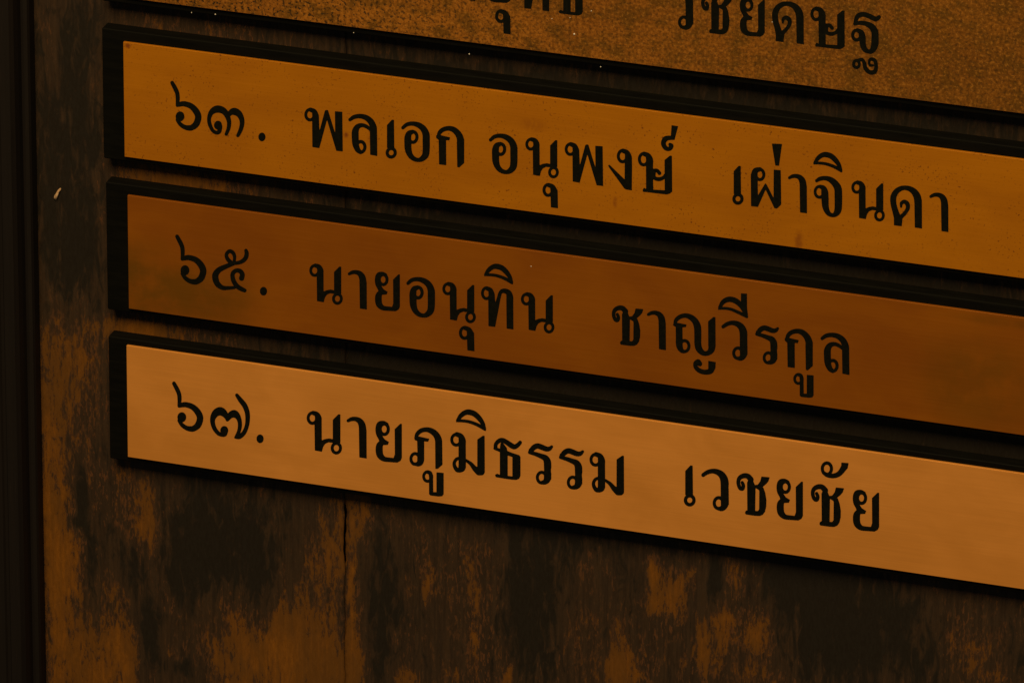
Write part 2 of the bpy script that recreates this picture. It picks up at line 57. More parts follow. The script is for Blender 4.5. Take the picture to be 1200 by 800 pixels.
  'thothong': [[-2300,-4901,-2450,-4868,-2570,-4818,-2684,-4750,-2795,-4660,-2930,-4517,-3043,-4360,-3103,-4240,-3135,-4120,-3144,-4000,-3139,-3820,-3170,-3730,-3178,-3670,-3143,-3580,-3080,-3533,-2462,-3280,-2427,-3250,-2420,-3220,-2422,-640,-2450,-608,-2750,-723,-2950,-610,-2984,-580,-2986,-550,-2900,-344,-2840,-320,-1730,-135,-980,-29,-500,-4,-197,-130,-151,-160,-132,-190,-2,-490,0,-1780,-1,-2650,-23,-2710,-136,-2860,-200,-2896,-1010,-3164,-1516,-3370,-1545,-3430,-1605,-3730,-2023,-4270,-2000,-4289,-1970,-4277,-1820,-4188,-1670,-4087,-1340,-3829,-1071,-3670,-950,-3617,-860,-3592,-770,-3580,-680,-3581,-560,-3607,-410,-3678,-230,-3810,-59,-3970,130,-4235,160,-4298,167,-4390,130,-4484,74,-4540,10,-4571,-80,-4577,-140,-4560,-200,-4520,-422,-4300,-620,-4174,-680,-4149,-710,-4148,-1010,-4327,-1400,-4587,-1790,-4806,-1940,-4867,-2060,-4896,-2180,-4907],[-2348,-4360,-2270,-4371,-2204,-4360,-2344,-4270,-2405,-3730,-2420,-3679,-2450,-3672,-2540,-3698,-2660,-3737,-2693,-3760,-2690,-4030,-2644,-4120,-2540,-4235,-2450,-4309],[-1494,-2830,-1460,-2846,-1400,-2830,-980,-2688,-952,-2650,-954,-430,-980,-408,-1040,-411,-1433,-460,-1460,-465,-1494,-490]],
  'rorua': [[-950,-4862,-1130,-4820,-1280,-4756,-1430,-4663,-1551,-4560,-1640,-4457,-1760,-4283,-1850,-4216,-1975,-3840,-1986,-3780,-1941,-3690,-1880,-3640,-1190,-3409,-797,-3240,-470,-3075,-247,-2940,-200,-2887,-170,-2820,-121,-2580,-90,-1650,-110,-1619,-260,-1659,-350,-1669,-470,-1661,-560,-1638,-650,-1601,-740,-1545,-879,-1410,-940,-1320,-998,-1200,-1035,-1080,-1055,-960,-1051,-750,-1027,-630,-986,-510,-922,-390,-830,-275,-740,-195,-620,-125,-518,-90,-320,-52,-80,-48,70,-64,190,-103,340,-176,433,-240,530,-330,636,-480,715,-660,760,-697,763,-840,755,-1020,769,-1290,734,-1470,717,-1830,758,-1980,769,-2070,756,-2580,731,-2730,685,-2880,633,-3000,546,-3150,430,-3293,340,-3376,235,-3450,100,-3518,-20,-3558,-350,-3642,-920,-3817,-1266,-3900,-1300,-3930,-1220,-4030,-1100,-4134,-950,-4220,-890,-4241,-830,-4247,-710,-4216,-140,-3993,40,-3937,250,-3913,460,-3936,580,-3976,664,-4020,790,-4132,961,-4410,968,-4470,953,-4530,910,-4588,880,-4608,790,-4628,730,-4613,490,-4479,400,-4467,280,-4477,160,-4515,-170,-4671,-560,-4822,-770,-4866],[-461,-1290,-350,-1307,-260,-1282,-155,-1200,-116,-1140,-110,-1110,-110,-810,-142,-660,-170,-605,-200,-576,-352,-510,-470,-458,-530,-489,-585,-540,-628,-600,-669,-690,-692,-780,-696,-930,-678,-1020,-650,-1097,-608,-1170,-560,-1226]],
  'wowaen': [[-1090,-4960,-1300,-4935,-1480,-4895,-1690,-4825,-1870,-4743,-2044,-4630,-2350,-4390,-2395,-4330,-2419,-4240,-2404,-4150,-2350,-4071,-2260,-4019,-2170,-4013,-2080,-4046,-1720,-4266,-1540,-4341,-1390,-4386,-1240,-4414,-1120,-4420,-1000,-4406,-880,-4377,-760,-4332,-640,-4270,-550,-4208,-449,-4120,-370,-4031,-310,-3940,-268,-3850,-218,-3700,-183,-3550,-148,-3100,-141,-1780,-160,-1748,-370,-1779,-550,-1755,-700,-1690,-850,-1572,-965,-1420,-1045,-1240,-1086,-1030,-1080,-820,-1038,-640,-970,-490,-880,-361,-760,-249,-610,-166,-220,-31,-70,-11,50,-23,203,-70,365,-160,500,-276,620,-427,692,-550,768,-730,804,-760,817,-790,819,-1150,789,-2950,808,-3190,774,-3580,684,-3880,603,-4060,497,-4240,320,-4457,158,-4600,-70,-4746,-310,-4854,-580,-4928,-850,-4962],[-439,-1390,-340,-1395,-250,-1360,-160,-1280,-134,-1210,-131,-820,-118,-730,-130,-670,-168,-610,-250,-541,-390,-520,-460,-518,-490,-529,-592,-610,-635,-670,-677,-760,-707,-910,-698,-1060,-646,-1210,-608,-1270,-552,-1330,-490,-1371]],
  'chochang': [[-1820,-4984,-2000,-4941,-2210,-4849,-2373,-4740,-2521,-4590,-2610,-4440,-2669,-4260,-2701,-4020,-2697,-3810,-2665,-3630,-2602,-3420,-2524,-3240,-2445,-3120,-2346,-3030,-2233,-2970,-2090,-2939,-1970,-2949,-1850,-3004,-1790,-3063,-1738,-3150,-1705,-3240,-1680,-3360,-1669,-3480,-1676,-3600,-1730,-3765,-1874,-4020,-1910,-4053,-1970,-4082,-2060,-4085,-2120,-4060,-2167,-4020,-2204,-3960,-2216,-3900,-2204,-3840,-2096,-3570,-2096,-3510,-2120,-3475,-2150,-3514,-2210,-3652,-2250,-3810,-2245,-4020,-2198,-4170,-2139,-4260,-2030,-4338,-1880,-4397,-1700,-4419,-1580,-4406,-1520,-4381,-1460,-4320,-1354,-4170,-1344,-4140,-1352,-4110,-1436,-3930,-1449,-3870,-1425,-690,-1436,-660,-1520,-635,-1640,-551,-1660,-510,-1694,-360,-1686,-330,-1617,-210,-1581,-180,-1310,-138,-500,-21,40,-2,400,-156,635,-480,660,-540,799,-1110,819,-1890,679,-2700,460,-3318,430,-3348,391,-3360,379,-3390,437,-3450,797,-3750,1030,-4027,1060,-4081,1185,-4470,1163,-4500,1120,-4508,250,-4592,220,-4554,96,-4050,-170,-3690,-200,-3659,-230,-3647,-500,-3610,-530,-3621,-554,-3660,-714,-4050,-671,-4230,-678,-4320,-697,-4380,-755,-4470,-980,-4717,-1070,-4803,-1160,-4871,-1340,-4953,-1550,-4993,-1700,-4995],[-445,-3240,-440,-3249,-410,-3249,-380,-3233,-99,-3060,-56,-3000,-21,-2880,-40,-810,-61,-750,-140,-637,-200,-577,-260,-566,-470,-584,-487,-600,-493,-630,-455,-3150]],
  'maihan': [[-2630,-475,-2780,-424,-2899,-350,-2996,-260,-3088,-140,-3162,10,-3207,160,-3227,310,-3225,460,-3184,670,-3058,970,-2720,1256,-2630,1310,-2480,1375,-2330,1421,-2150,1460,-1970,1483,-1790,1489,-1490,1456,-1340,1420,-1160,1359,-930,1240,-740,1089,-510,850,-350,643,-164,430,-61,310,-48,280,36,-200,38,-260,10,-280,-20,-286,-770,-344,-800,-316,-824,10,-841,70,-1029,430,-1190,646,-1310,762,-1490,862,-1730,937,-1820,950,-1910,949,-1933,940,-1929,910,-1863,790,-1816,670,-1787,550,-1771,400,-1775,280,-1793,160,-1863,-50,-1912,-140,-2004,-260,-2101,-350,-2194,-410,-2300,-456,-2390,-479,-2510,-489],[-2615,-80,-2540,-105,-2480,-107,-2420,-95,-2360,-66,-2300,-20,-2240,54,-2199,130,-2169,220,-2152,400,-2188,580,-2230,670,-2273,730,-2330,786,-2390,823,-2480,842,-2720,718,-2750,696,-2780,652,-2831,520,-2848,340,-2812,160,-2770,70,-2727,10,-2664,-50]],
  'sarau': [[-1300,-2931,-1450,-2870,-1570,-2781,-1660,-2679,-1743,-2540,-1796,-2390,-1824,-2240,-1826,-2060,-1794,-1880,-1738,-1730,-1660,-1601,-1570,-1499,-1450,-1410,-1330,-1357,-1180,-1331,-1060,-1340,-910,-1383,-886,-1370,-877,-1310,-844,-140,-820,-119,-790,-112,-520,-73,-40,-8,-10,-20,-2,-50,-45,-2120,-100,-2182,-255,-2450,-357,-2600,-436,-2690,-549,-2780,-730,-2865,-1060,-2952,-1150,-2957],[-1331,-2510,-1300,-2531,-1270,-2529,-966,-2390,-930,-2360,-918,-2330,-887,-1940,-946,-1820,-1039,-1730,-1090,-1704,-1150,-1693,-1210,-1699,-1270,-1723,-1330,-1769,-1374,-1820,-1435,-1940,-1467,-2090,-1461,-2240,-1415,-2390]],
  'ngongu': [[-1080,-4864,-1290,-4802,-1380,-4760,-1500,-4670,-1590,-4570,-1669,-4440,-1728,-4290,-1764,-4110,-1767,-3930,-1738,-3750,-1674,-3570,-1582,-3420,-1466,-3300,-1350,-3224,-1200,-3172,-1080,-3161,-990,-3170,-870,-3202,-840,-3189,-852,-1320,-870,-1301,-930,-1348,-2610,-2978,-2640,-2990,-2670,-2982,-2760,-2940,-2775,-2910,-2768,-2880,-2685,-2700,-2250,-2095,-900,-235,-720,-115,-60,-10,-30,-9,-4,-30,30,-2790,12,-3480,18,-3720,-6,-3930,-61,-4110,-178,-4350,-280,-4500,-420,-4646,-513,-4710,-660,-4774,-990,-4866],[-1248,-4410,-1200,-4429,-1080,-4366,-892,-4290,-851,-4260,-836,-4230,-817,-4050,-810,-3780,-869,-3660,-960,-3566,-1020,-3535,-1080,-3523,-1140,-3529,-1200,-3553,-1290,-3632,-1330,-3690,-1372,-3780,-1408,-3960,-1394,-4140,-1341,-4290,-1304,-4350]],
  'sorusi': [[-3350,-4994,-3560,-4918,-3650,-4874,-3770,-4781,-3850,-4690,-3924,-4570,-3985,-4420,-4018,-4270,-4029,-4120,-4008,-3910,-3952,-3730,-3850,-3550,-3740,-3432,-3620,-3349,-3470,-3294,-3380,-3282,-3290,-3285,-3110,-3329,-3080,-3297,-3065,-700,-3080,-664,-3110,-669,-3290,-758,-3320,-765,-3350,-740,-3453,-550,-3474,-490,-3440,-351,-3410,-313,-2960,-277,-1790,-131,-650,-3,-590,-12,-230,-127,-110,-268,-20,-289,-1,-340,-15,-2320,-29,-4420,-36,-4480,-50,-4495,-230,-4524,-290,-4518,-891,-4030,-900,-3970,-892,-2500,-905,-2440,-1100,-2185,-1152,-2140,-1220,-2102,-1340,-2056,-1490,-2025,-1610,-2018,-1760,-2031,-1880,-2063,-1950,-2110,-1954,-2170,-1910,-2577,-1880,-2594,-1850,-2584,-1614,-2320,-1550,-2283,-1490,-2271,-1430,-2277,-1370,-2303,-1297,-2380,-1275,-2440,-1272,-2500,-1303,-2590,-1527,-2860,-1610,-2932,-1700,-2983,-1790,-3011,-1880,-3022,-2180,-3001,-2222,-3010,-2236,-3040,-2238,-3100,-2239,-3460,-2222,-3850,-2227,-4000,-2272,-4210,-2384,-4450,-2480,-4591,-2567,-4690,-2668,-4780,-2750,-4834,-2840,-4878,-2990,-4927,-3260,-4996],[-3497,-4540,-3470,-4553,-3440,-4543,-3170,-4417,-3125,-4390,-3094,-4330,-3068,-4030,-3077,-3880,-3143,-3760,-3200,-3701,-3246,-3670,-3350,-3642,-3410,-3651,-3470,-3679,-3530,-3729,-3578,-3790,-3644,-3940,-3669,-4120,-3652,-4270,-3596,-4420,-3557,-4480],[-962,-1780,-920,-1805,-891,-1780,-888,-1750,-881,-550,-890,-499,-920,-484,-950,-484,-2150,-555,-2210,-565,-2224,-580,-2234,-1660,-2230,-1720,-2218,-1750,-2210,-1756,-2180,-1744,-2030,-1655,-1910,-1610,-1730,-1571,-1550,-1559,-1400,-1572,-1250,-1616,-1100,-1689]],
  'thantha': [[-720,-111,-748,-90,-754,-60,-835,1080,-870,1103,-930,1112,-1080,1101,-1410,1129,-1500,1151,-1590,1189,-1695,1260,-1770,1338,-1830,1420,-1930,1620,-1988,1830,-1999,2040,-1970,2190,-1900,2370,-1800,2542,-1699,2670,-1602,2760,-1500,2822,-1350,2878,-1230,2899,-1080,2904,-930,2879,-810,2820,-704,2730,-590,2580,-526,2430,-511,2310,-537,2190,-570,2130,-622,2070,-720,2006,-930,1942,-1020,1956,-1091,2010,-1128,2100,-1124,2160,-1080,2280,-1077,2310,-1091,2370,-1110,2406,-1140,2417,-1170,2412,-1258,2370,-1309,2310,-1386,2160,-1417,2040,-1405,1950,-1352,1830,-1290,1734,-1224,1680,-1020,1606,-930,1616,-660,1582,-450,1596,-415,1590,-390,1559,18,30,1,0,-30,-9]],
  'phophueng': [[-2810,-331,-2960,-305,-3061,-270,-3170,-207,-3262,-120,-3343,0,-3385,90,-3479,390,-3527,480,-3500,4140,-3498,4170,-3473,4200,-2750,4291,-2689,4290,-2649,4230,-1850,2428,-1790,2313,-1760,2324,-1730,2377,-769,4410,-740,4446,-710,4456,-500,4491,-440,4485,10,4049,56,3990,24,1620,-3,30,-20,6,-50,-4,-740,-62,-807,-60,-828,-30,-830,0,-848,2970,-860,3181,-890,3160,-920,3111,-1620,1740,-1790,1526,-1820,1537,-1838,1560,-1979,1770,-2600,2814,-2660,2894,-2677,2850,-2683,2760,-2702,1260,-2690,1240,-2660,1240,-2480,1278,-2330,1265,-2180,1209,-2060,1124,-1940,983,-1854,810,-1810,630,-1802,450,-1822,300,-1882,120,-1973,-30,-2091,-150,-2235,-240,-2330,-327,-2390,-351,-2450,-359],[-2402,120,-2360,109,-2330,122,-2270,176,-2226,240,-2172,390,-2163,540,-2194,690,-2259,810,-2300,855,-2360,896,-2450,918,-2510,908,-2581,870,-2641,810,-2694,720,-2714,660,-2709,330,-2690,270,-2647,210]],
  'maiek': [[-1170,-43,-1190,-20,-1186,40,-797,2500,-750,2522,-420,2537,-363,2530,-341,2470,-311,2260,-8,40,-20,10,-60,-2]],
  'chochan': [[-1150,-4812,-1330,-4790,-1510,-4749,-1660,-4690,-1750,-4636,-1869,-4540,-2050,-4367,-2076,-4300,-2068,-4210,-2032,-4150,-1997,-4120,-1960,-4102,-1900,-4091,-1840,-4102,-1510,-4248,-1270,-4303,-1120,-4324,-1000,-4328,-790,-4289,-670,-4243,-550,-4181,-346,-4030,-130,-3806,46,-3550,144,-3340,190,-3130,211,-1900,206,-1240,189,-940,141,-700,65,-550,15,-490,-40,-463,-100,-478,-190,-530,-250,-582,-310,-667,-404,-910,-450,-1120,-480,-1450,-488,-2290,-514,-2860,-535,-2980,-589,-3160,-655,-3310,-760,-3476,-885,-3610,-1021,-3700,-1150,-3746,-1450,-3799,-1720,-3751,-1870,-3691,-2020,-3573,-2140,-3408,-2186,-3310,-2223,-3190,-2249,-2980,-2228,-2770,-2169,-2590,-2110,-2481,-2032,-2380,-1933,-2290,-1840,-2233,-1720,-2189,-1600,-2171,-1357,-2200,-1341,-2140,-1293,-1510,-1252,-1270,-1206,-1090,-1118,-850,-1028,-670,-891,-460,-760,-309,-580,-164,-370,-67,-130,-11,110,-4,320,-44,500,-119,688,-250,779,-340,852,-430,955,-610,1034,-850,1071,-1120,1094,-1630,1104,-2290,1089,-3100,1050,-3370,971,-3610,912,-3730,800,-3910,590,-4160,350,-4380,200,-4489,20,-4600,-190,-4700,-460,-4779,-640,-4805,-820,-4818],[-1691,-3400,-1630,-3420,-1600,-3415,-1390,-3280,-1365,-3220,-1359,-2650,-1372,-2620,-1420,-2572,-1480,-2535,-1540,-2515,-1600,-2513,-1660,-2526,-1761,-2590,-1849,-2710,-1899,-2860,-1905,-3040,-1867,-3190,-1798,-3310,-1750,-3360]],
  'dodek': [[-2330,-5013,-2570,-4960,-2810,-4863,-3050,-4728,-3226,-4590,-3380,-4419,-3530,-4196,-3629,-3990,-3703,-3750,-3726,-3600,-3737,-3390,-3709,-3000,-3637,-2580,-3456,-1920,-3302,-1260,-3294,-420,-3260,-397,-3222,-390,-2450,-290,-2390,-290,-2378,-300,-2362,-360,-2288,-1140,-2273,-1200,-1887,-1620,-1613,-1980,-1475,-2220,-1433,-2340,-1407,-2460,-1396,-2670,-1424,-2850,-1480,-3000,-1580,-3141,-1730,-3268,-1880,-3345,-2030,-3378,-2120,-3375,-2210,-3355,-2330,-3304,-2429,-3240,-2522,-3150,-2581,-3060,-2610,-2970,-2618,-2880,-2572,-2520,-2540,-2469,-2480,-2435,-2420,-2435,-2371,-2460,-2328,-2520,-2286,-2790,-2265,-2850,-2180,-2907,-2120,-2922,-2090,-2916,-2030,-2875,-1970,-2807,-1911,-2670,-1896,-2580,-1896,-2490,-1937,-2340,-2054,-2130,-2210,-1924,-2374,-1770,-2540,-1634,-2570,-1621,-2600,-1655,-2622,-1710,-2761,-2100,-2895,-2520,-2960,-2760,-2999,-2970,-3020,-3210,-3017,-3450,-2986,-3660,-2929,-3840,-2840,-4019,-2729,-4170,-2570,-4306,-2360,-4432,-2180,-4498,-2000,-4508,-1790,-4473,-1610,-4405,-1460,-4310,-1275,-4140,-1190,-4033,-1126,-3930,-1006,-3660,-960,-3510,-938,-3390,-895,-2970,-849,-180,-830,-143,-770,-127,-50,-10,-20,-10,5,-30,-11,-3330,-46,-3420,-100,-3720,-179,-3930,-240,-4050,-352,-4230,-560,-4480,-740,-4638,-1010,-4804,-1190,-4885,-1370,-4949,-1640,-5007,-1970,-5030]],
  'thothahan': [[-3320,-5015,-3440,-4962,-3530,-4898,-3620,-4805,-3686,-4710,-3744,-4590,-3789,-4440,-3808,-4290,-3804,-4140,-3770,-3965,-3723,-3840,-3632,-3690,-3530,-3582,-3425,-3510,-3320,-3466,-3170,-3441,-2990,-3463,-2968,-3450,-2960,-3426,-2940,-480,-2930,-415,-2870,-391,-2210,-309,-2150,-315,-2139,-330,-1522,-3570,-1407,-4050,-1396,-4140,-1328,-4230,-1280,-4253,-1220,-4263,-1100,-4249,-920,-4167,-860,-4115,-846,-4080,-828,-3720,-839,-3630,-839,-3270,-827,-2100,-807,-150,-783,-120,-740,-110,-80,-12,-20,-13,-6,-30,-25,-3180,-14,-3690,-41,-3870,-112,-4110,-193,-4290,-293,-4440,-381,-4530,-530,-4633,-710,-4713,-920,-4768,-1100,-4779,-1250,-4757,-1400,-4705,-1520,-4637,-1610,-4560,-1680,-4470,-1827,-4170,-1846,-4110,-1860,-3990,-2060,-3354,-2120,-3205,-2150,-3405,-2196,-4140,-2330,-4486,-2434,-4680,-2510,-4771,-2628,-4860,-2720,-4907,-2960,-5000,-3050,-5027,-3140,-5038,-3230,-5034],[-3329,-4620,-3290,-4645,-3260,-4634,-3170,-4575,-2990,-4485,-2940,-4440,-2930,-4380,-2932,-4140,-2921,-3960,-2960,-3895,-3020,-3834,-3080,-3799,-3140,-3783,-3200,-3786,-3260,-3808,-3320,-3851,-3364,-3900,-3430,-4020,-3465,-4170,-3459,-4350,-3413,-4500]],
  'yoying': [[-3760,-3892,-3970,-3846,-4180,-3774,-4360,-3688,-4510,-3590,-4649,-3470,-4780,-3319,-4870,-3171,-4922,-3020,-4965,-2660,-5008,-2570,-4999,-2540,-4960,-2479,-4720,-2350,-4696,-2330,-4689,-2300,-4675,-740,-4689,-590,-4667,-230,-4600,62,-4563,160,-4480,312,-4367,460,-4270,559,-4150,655,-4060,706,-3970,738,-3850,756,-3640,766,-3430,697,-3310,636,-3202,550,-3124,460,-3040,321,-2990,190,-2963,70,-2951,-50,-2968,-260,-3035,-470,-3147,-650,-3280,-776,-3437,-860,-3550,-891,-3640,-899,-3850,-873,-3869,-890,-3876,-920,-3887,-2240,-3875,-2270,-3850,-2280,-3520,-2303,-3491,-2330,-3479,-2360,-3416,-2540,-3419,-2570,-3490,-2598,-4480,-2801,-4513,-2810,-4536,-2840,-4490,-2930,-4415,-3020,-4300,-3130,-4180,-3217,-4060,-3278,-3910,-3336,-3760,-3376,-3640,-3391,-3520,-3380,-3370,-3334,-3190,-3243,-3038,-3140,-2905,-3020,-2778,-2870,-2703,-2750,-2638,-2600,-2564,-2330,-2526,-2060,-2507,-1550,-2506,-500,-2479,-170,-2437,70,-2389,220,-2304,400,-2205,550,-2080,687,-1930,815,-1750,931,-1600,1000,-1450,1044,-1270,1069,-1120,1067,-910,1035,-730,980,-550,891,-401,790,-280,675,-205,580,-135,460,-87,340,-1,-50,-21,-3410,-33,-3440,-70,-3455,-220,-3474,-280,-3467,-843,-2990,-874,-2960,-887,-2930,-871,-80,-854,40,-857,130,-900,310,-970,435,-1030,482,-1090,509,-1180,529,-1240,527,-1300,502,-1360,457,-1487,310,-1580,130,-1651,-110,-1672,-290,-1683,-530,-1669,-1580,-1687,-2210,-1722,-2420,-1774,-2600,-1859,-2810,-1922,-2930,-2080,-3167,-2271,-3380,-2500,-3571,-2710,-3702,-2980,-3816,-3280,-3889,-3490,-3909],[-3710,-530,-3640,-538,-3580,-528,-3475,-470,-3417,-410,-3378,-350,-3323,-200,-3312,-50,-3340,103,-3417,250,-3517,340,-3580,368,-3640,375,-3760,317,-3797,250,-3838,100,-3869,-110,-3869,-410,-3855,-440,-3820,-475],[-2170,1474,-2290,1523,-2410,1603,-2527,1720,-2590,1818,-2631,1930,-2649,2080,-2641,2230,-2607,2380,-2559,2500,-2488,2620,-2380,2752,-2236,2890,-2110,2987,-1974,3070,-1840,3132,-1660,3192,-1480,3233,-1300,3258,-1120,3269,-940,3265,-760,3245,-640,3218,-520,3173,-430,3120,-262,2980,-35,2530,-19,2470,-1,2050,7,1840,-10,1804,-790,1664,-850,1663,-870,1720,-870,2530,-878,2590,-893,2620,-940,2648,-1000,2666,-1180,2696,-1330,2697,-1510,2667,-1690,2605,-1840,2527,-1998,2410,-2103,2290,-2124,2230,-2125,2200,-2110,2178,-2020,2247,-1930,2283,-1810,2283,-1720,2247,-1661,2200,-1617,2140,-1592,2080,-1581,1990,-1599,1900,-1630,1840,-1770,1630,-1840,1553,-1930,1493,-1990,1473,-2080,1461]],
  'saraii': [[-830,-2879,-850,-2830,-850,-2050,-860,-1972,-890,-1975,-1070,-2133,-1220,-2241,-1485,-2380,-1790,-2478,-1970,-2508,-2120,-2516,-2270,-2507,-2420,-2481,-2570,-2436,-2720,-2372,-2870,-2289,-2990,-2203,-3110,-2094,-3199,-1990,-3259,-1900,-3337,-1750,-3522,-1300,-3521,-1120,-3545,-1000,-3530,-981,-2870,-995,-2540,-965,-2300,-928,-2060,-865,-1790,-759,-1070,-428,-230,-12,-170,-2,-80,-36,-12,-10,10,-40,7,-70,-130,-1270,-137,-2830,-170,-2850,-200,-2854,-770,-2885],[-2357,-1870,-2240,-1885,-2120,-1884,-2000,-1867,-1850,-1826,-1700,-1767,-1552,-1690,-1300,-1510,-1100,-1329,-936,-1150,-855,-1030,-664,-700,-680,-674,-710,-685,-1160,-875,-1760,-1124,-2060,-1220,-2420,-1283,-2750,-1309,-3020,-1309,-3046,-1330,-2911,-1540,-2780,-1678,-2600,-1790,-2480,-1837]],
  'thothan': [[-1910,-3572,-2150,-3525,-2360,-3441,-2510,-3337,-2622,-3210,-2718,-3030,-2830,-2700,-2852,-2580,-2876,-2340,-2924,-2220,-2922,-2130,-2870,-2048,-2780,-2004,-2660,-2009,-2300,-2056,-2150,-2062,-1850,-2034,-1610,-1980,-1430,-1905,-1220,-1774,-1070,-1649,-942,-1500,-855,-1350,-798,-1200,-772,-1050,-767,-870,-776,-270,-804,150,-873,540,-943,750,-980,795,-1010,805,-1070,799,-1130,775,-1250,682,-1290,630,-1334,540,-1386,360,-1427,120,-1441,-540,-1507,-930,-1566,-1110,-1627,-1230,-1714,-1350,-1820,-1446,-2000,-1544,-2360,-1675,-2450,-1673,-2750,-1589,-2840,-1540,-2927,-1470,-3050,-1316,-3094,-1230,-3137,-1110,-3161,-990,-3169,-870,-3151,-690,-3094,-510,-2990,-338,-2870,-221,-2720,-138,-2570,-104,-2420,-110,-2240,-172,-2210,-172,-2195,-120,-2153,180,-2100,390,-2027,600,-1924,810,-1821,960,-1760,1027,-1670,1102,-1490,1201,-1250,1275,-980,1321,-800,1318,-710,1298,-615,1260,-518,1200,-440,1135,-290,971,-158,780,-40,540,31,300,59,120,74,-150,70,-900,58,-1110,28,-1290,-5,-1410,-64,-1560,-142,-1710,-290,-1921,-435,-2070,-530,-2147,-740,-2273,-950,-2361,-1160,-2427,-1430,-2492,-1700,-2533,-1940,-2546,-2120,-2539,-2360,-2498,-2390,-2509,-2386,-2550,-2270,-2767,-2180,-2887,-2060,-2958,-1850,-3014,-1670,-3014,-1460,-2954,-1100,-2807,-560,-2530,-410,-2484,-260,-2473,-170,-2485,-80,-2518,40,-2592,296,-2850,327,-2910,339,-2970,333,-3030,309,-3090,258,-3150,190,-3187,100,-3198,40,-3184,-200,-3049,-260,-3032,-380,-3079,-800,-3308,-1280,-3495,-1580,-3569,-1730,-3580],[-2617,-1230,-2540,-1253,-2510,-1242,-2300,-1082,-2270,-1009,-2251,-870,-2273,-720,-2330,-599,-2423,-510,-2480,-487,-2540,-484,-2630,-518,-2711,-600,-2767,-720,-2789,-870,-2767,-1020,-2711,-1140,-2660,-1199],[-890,1765,-980,1804,-1040,1851,-1097,1920,-1144,2010,-1182,2130,-1200,2250,-1198,2370,-1181,2490,-1146,2610,-1100,2701,-1040,2768,-950,2816,-830,2831,-590,2808,-530,2787,-470,2721,-462,2730,-445,2760,-443,2820,-471,3000,-522,3150,-560,3209,-590,3230,-710,3262,-860,3258,-950,3224,-1074,3120,-1190,2983,-1275,2850,-1310,2749,-1385,2400,-1477,2190,-1560,2040,-1640,1938,-1730,1862,-1850,1807,-1940,1794,-2120,1817,-2420,1921,-2570,1922,-2690,1946,-2813,2010,-2935,2130,-3004,2250,-3043,2370,-3059,2490,-3053,2610,-3027,2730,-2974,2850,-2900,2952,-2810,3032,-2750,3068,-2660,3103,-2570,3118,-2480,3115,-2330,3068,-2196,2970,-2145,2910,-2090,2820,-2031,2640,-2021,2520,-2027,2430,-2077,2220,-2030,2194,-1970,2196,-1940,2223,-1906,2280,-1823,2490,-1778,2880,-1749,3000,-1713,3090,-1645,3210,-1558,3330,-1360,3540,-1220,3645,-1100,3708,-980,3747,-860,3769,-680,3776,-560,3763,-410,3722,-290,3660,-200,3585,-123,3480,-60,3330,-24,3180,-3,2970,-4,2700,-27,2490,-80,2250,-137,2100,-200,1995,-290,1902,-380,1843,-500,1791,-650,1757,-770,1750],[-843,2160,-800,2143,-710,2160,-620,2200,-561,2250,-516,2340,-472,2490,-460,2580,-470,2630,-480,2610,-560,2558,-800,2546,-830,2539,-854,2520,-889,2430,-904,2310,-882,2220],[-2611,2310,-2540,2284,-2480,2303,-2420,2368,-2394,2430,-2381,2520,-2394,2610,-2420,2672,-2469,2730,-2540,2757,-2600,2738,-2660,2672,-2686,2610,-2699,2520,-2686,2430,-2660,2368]],
}
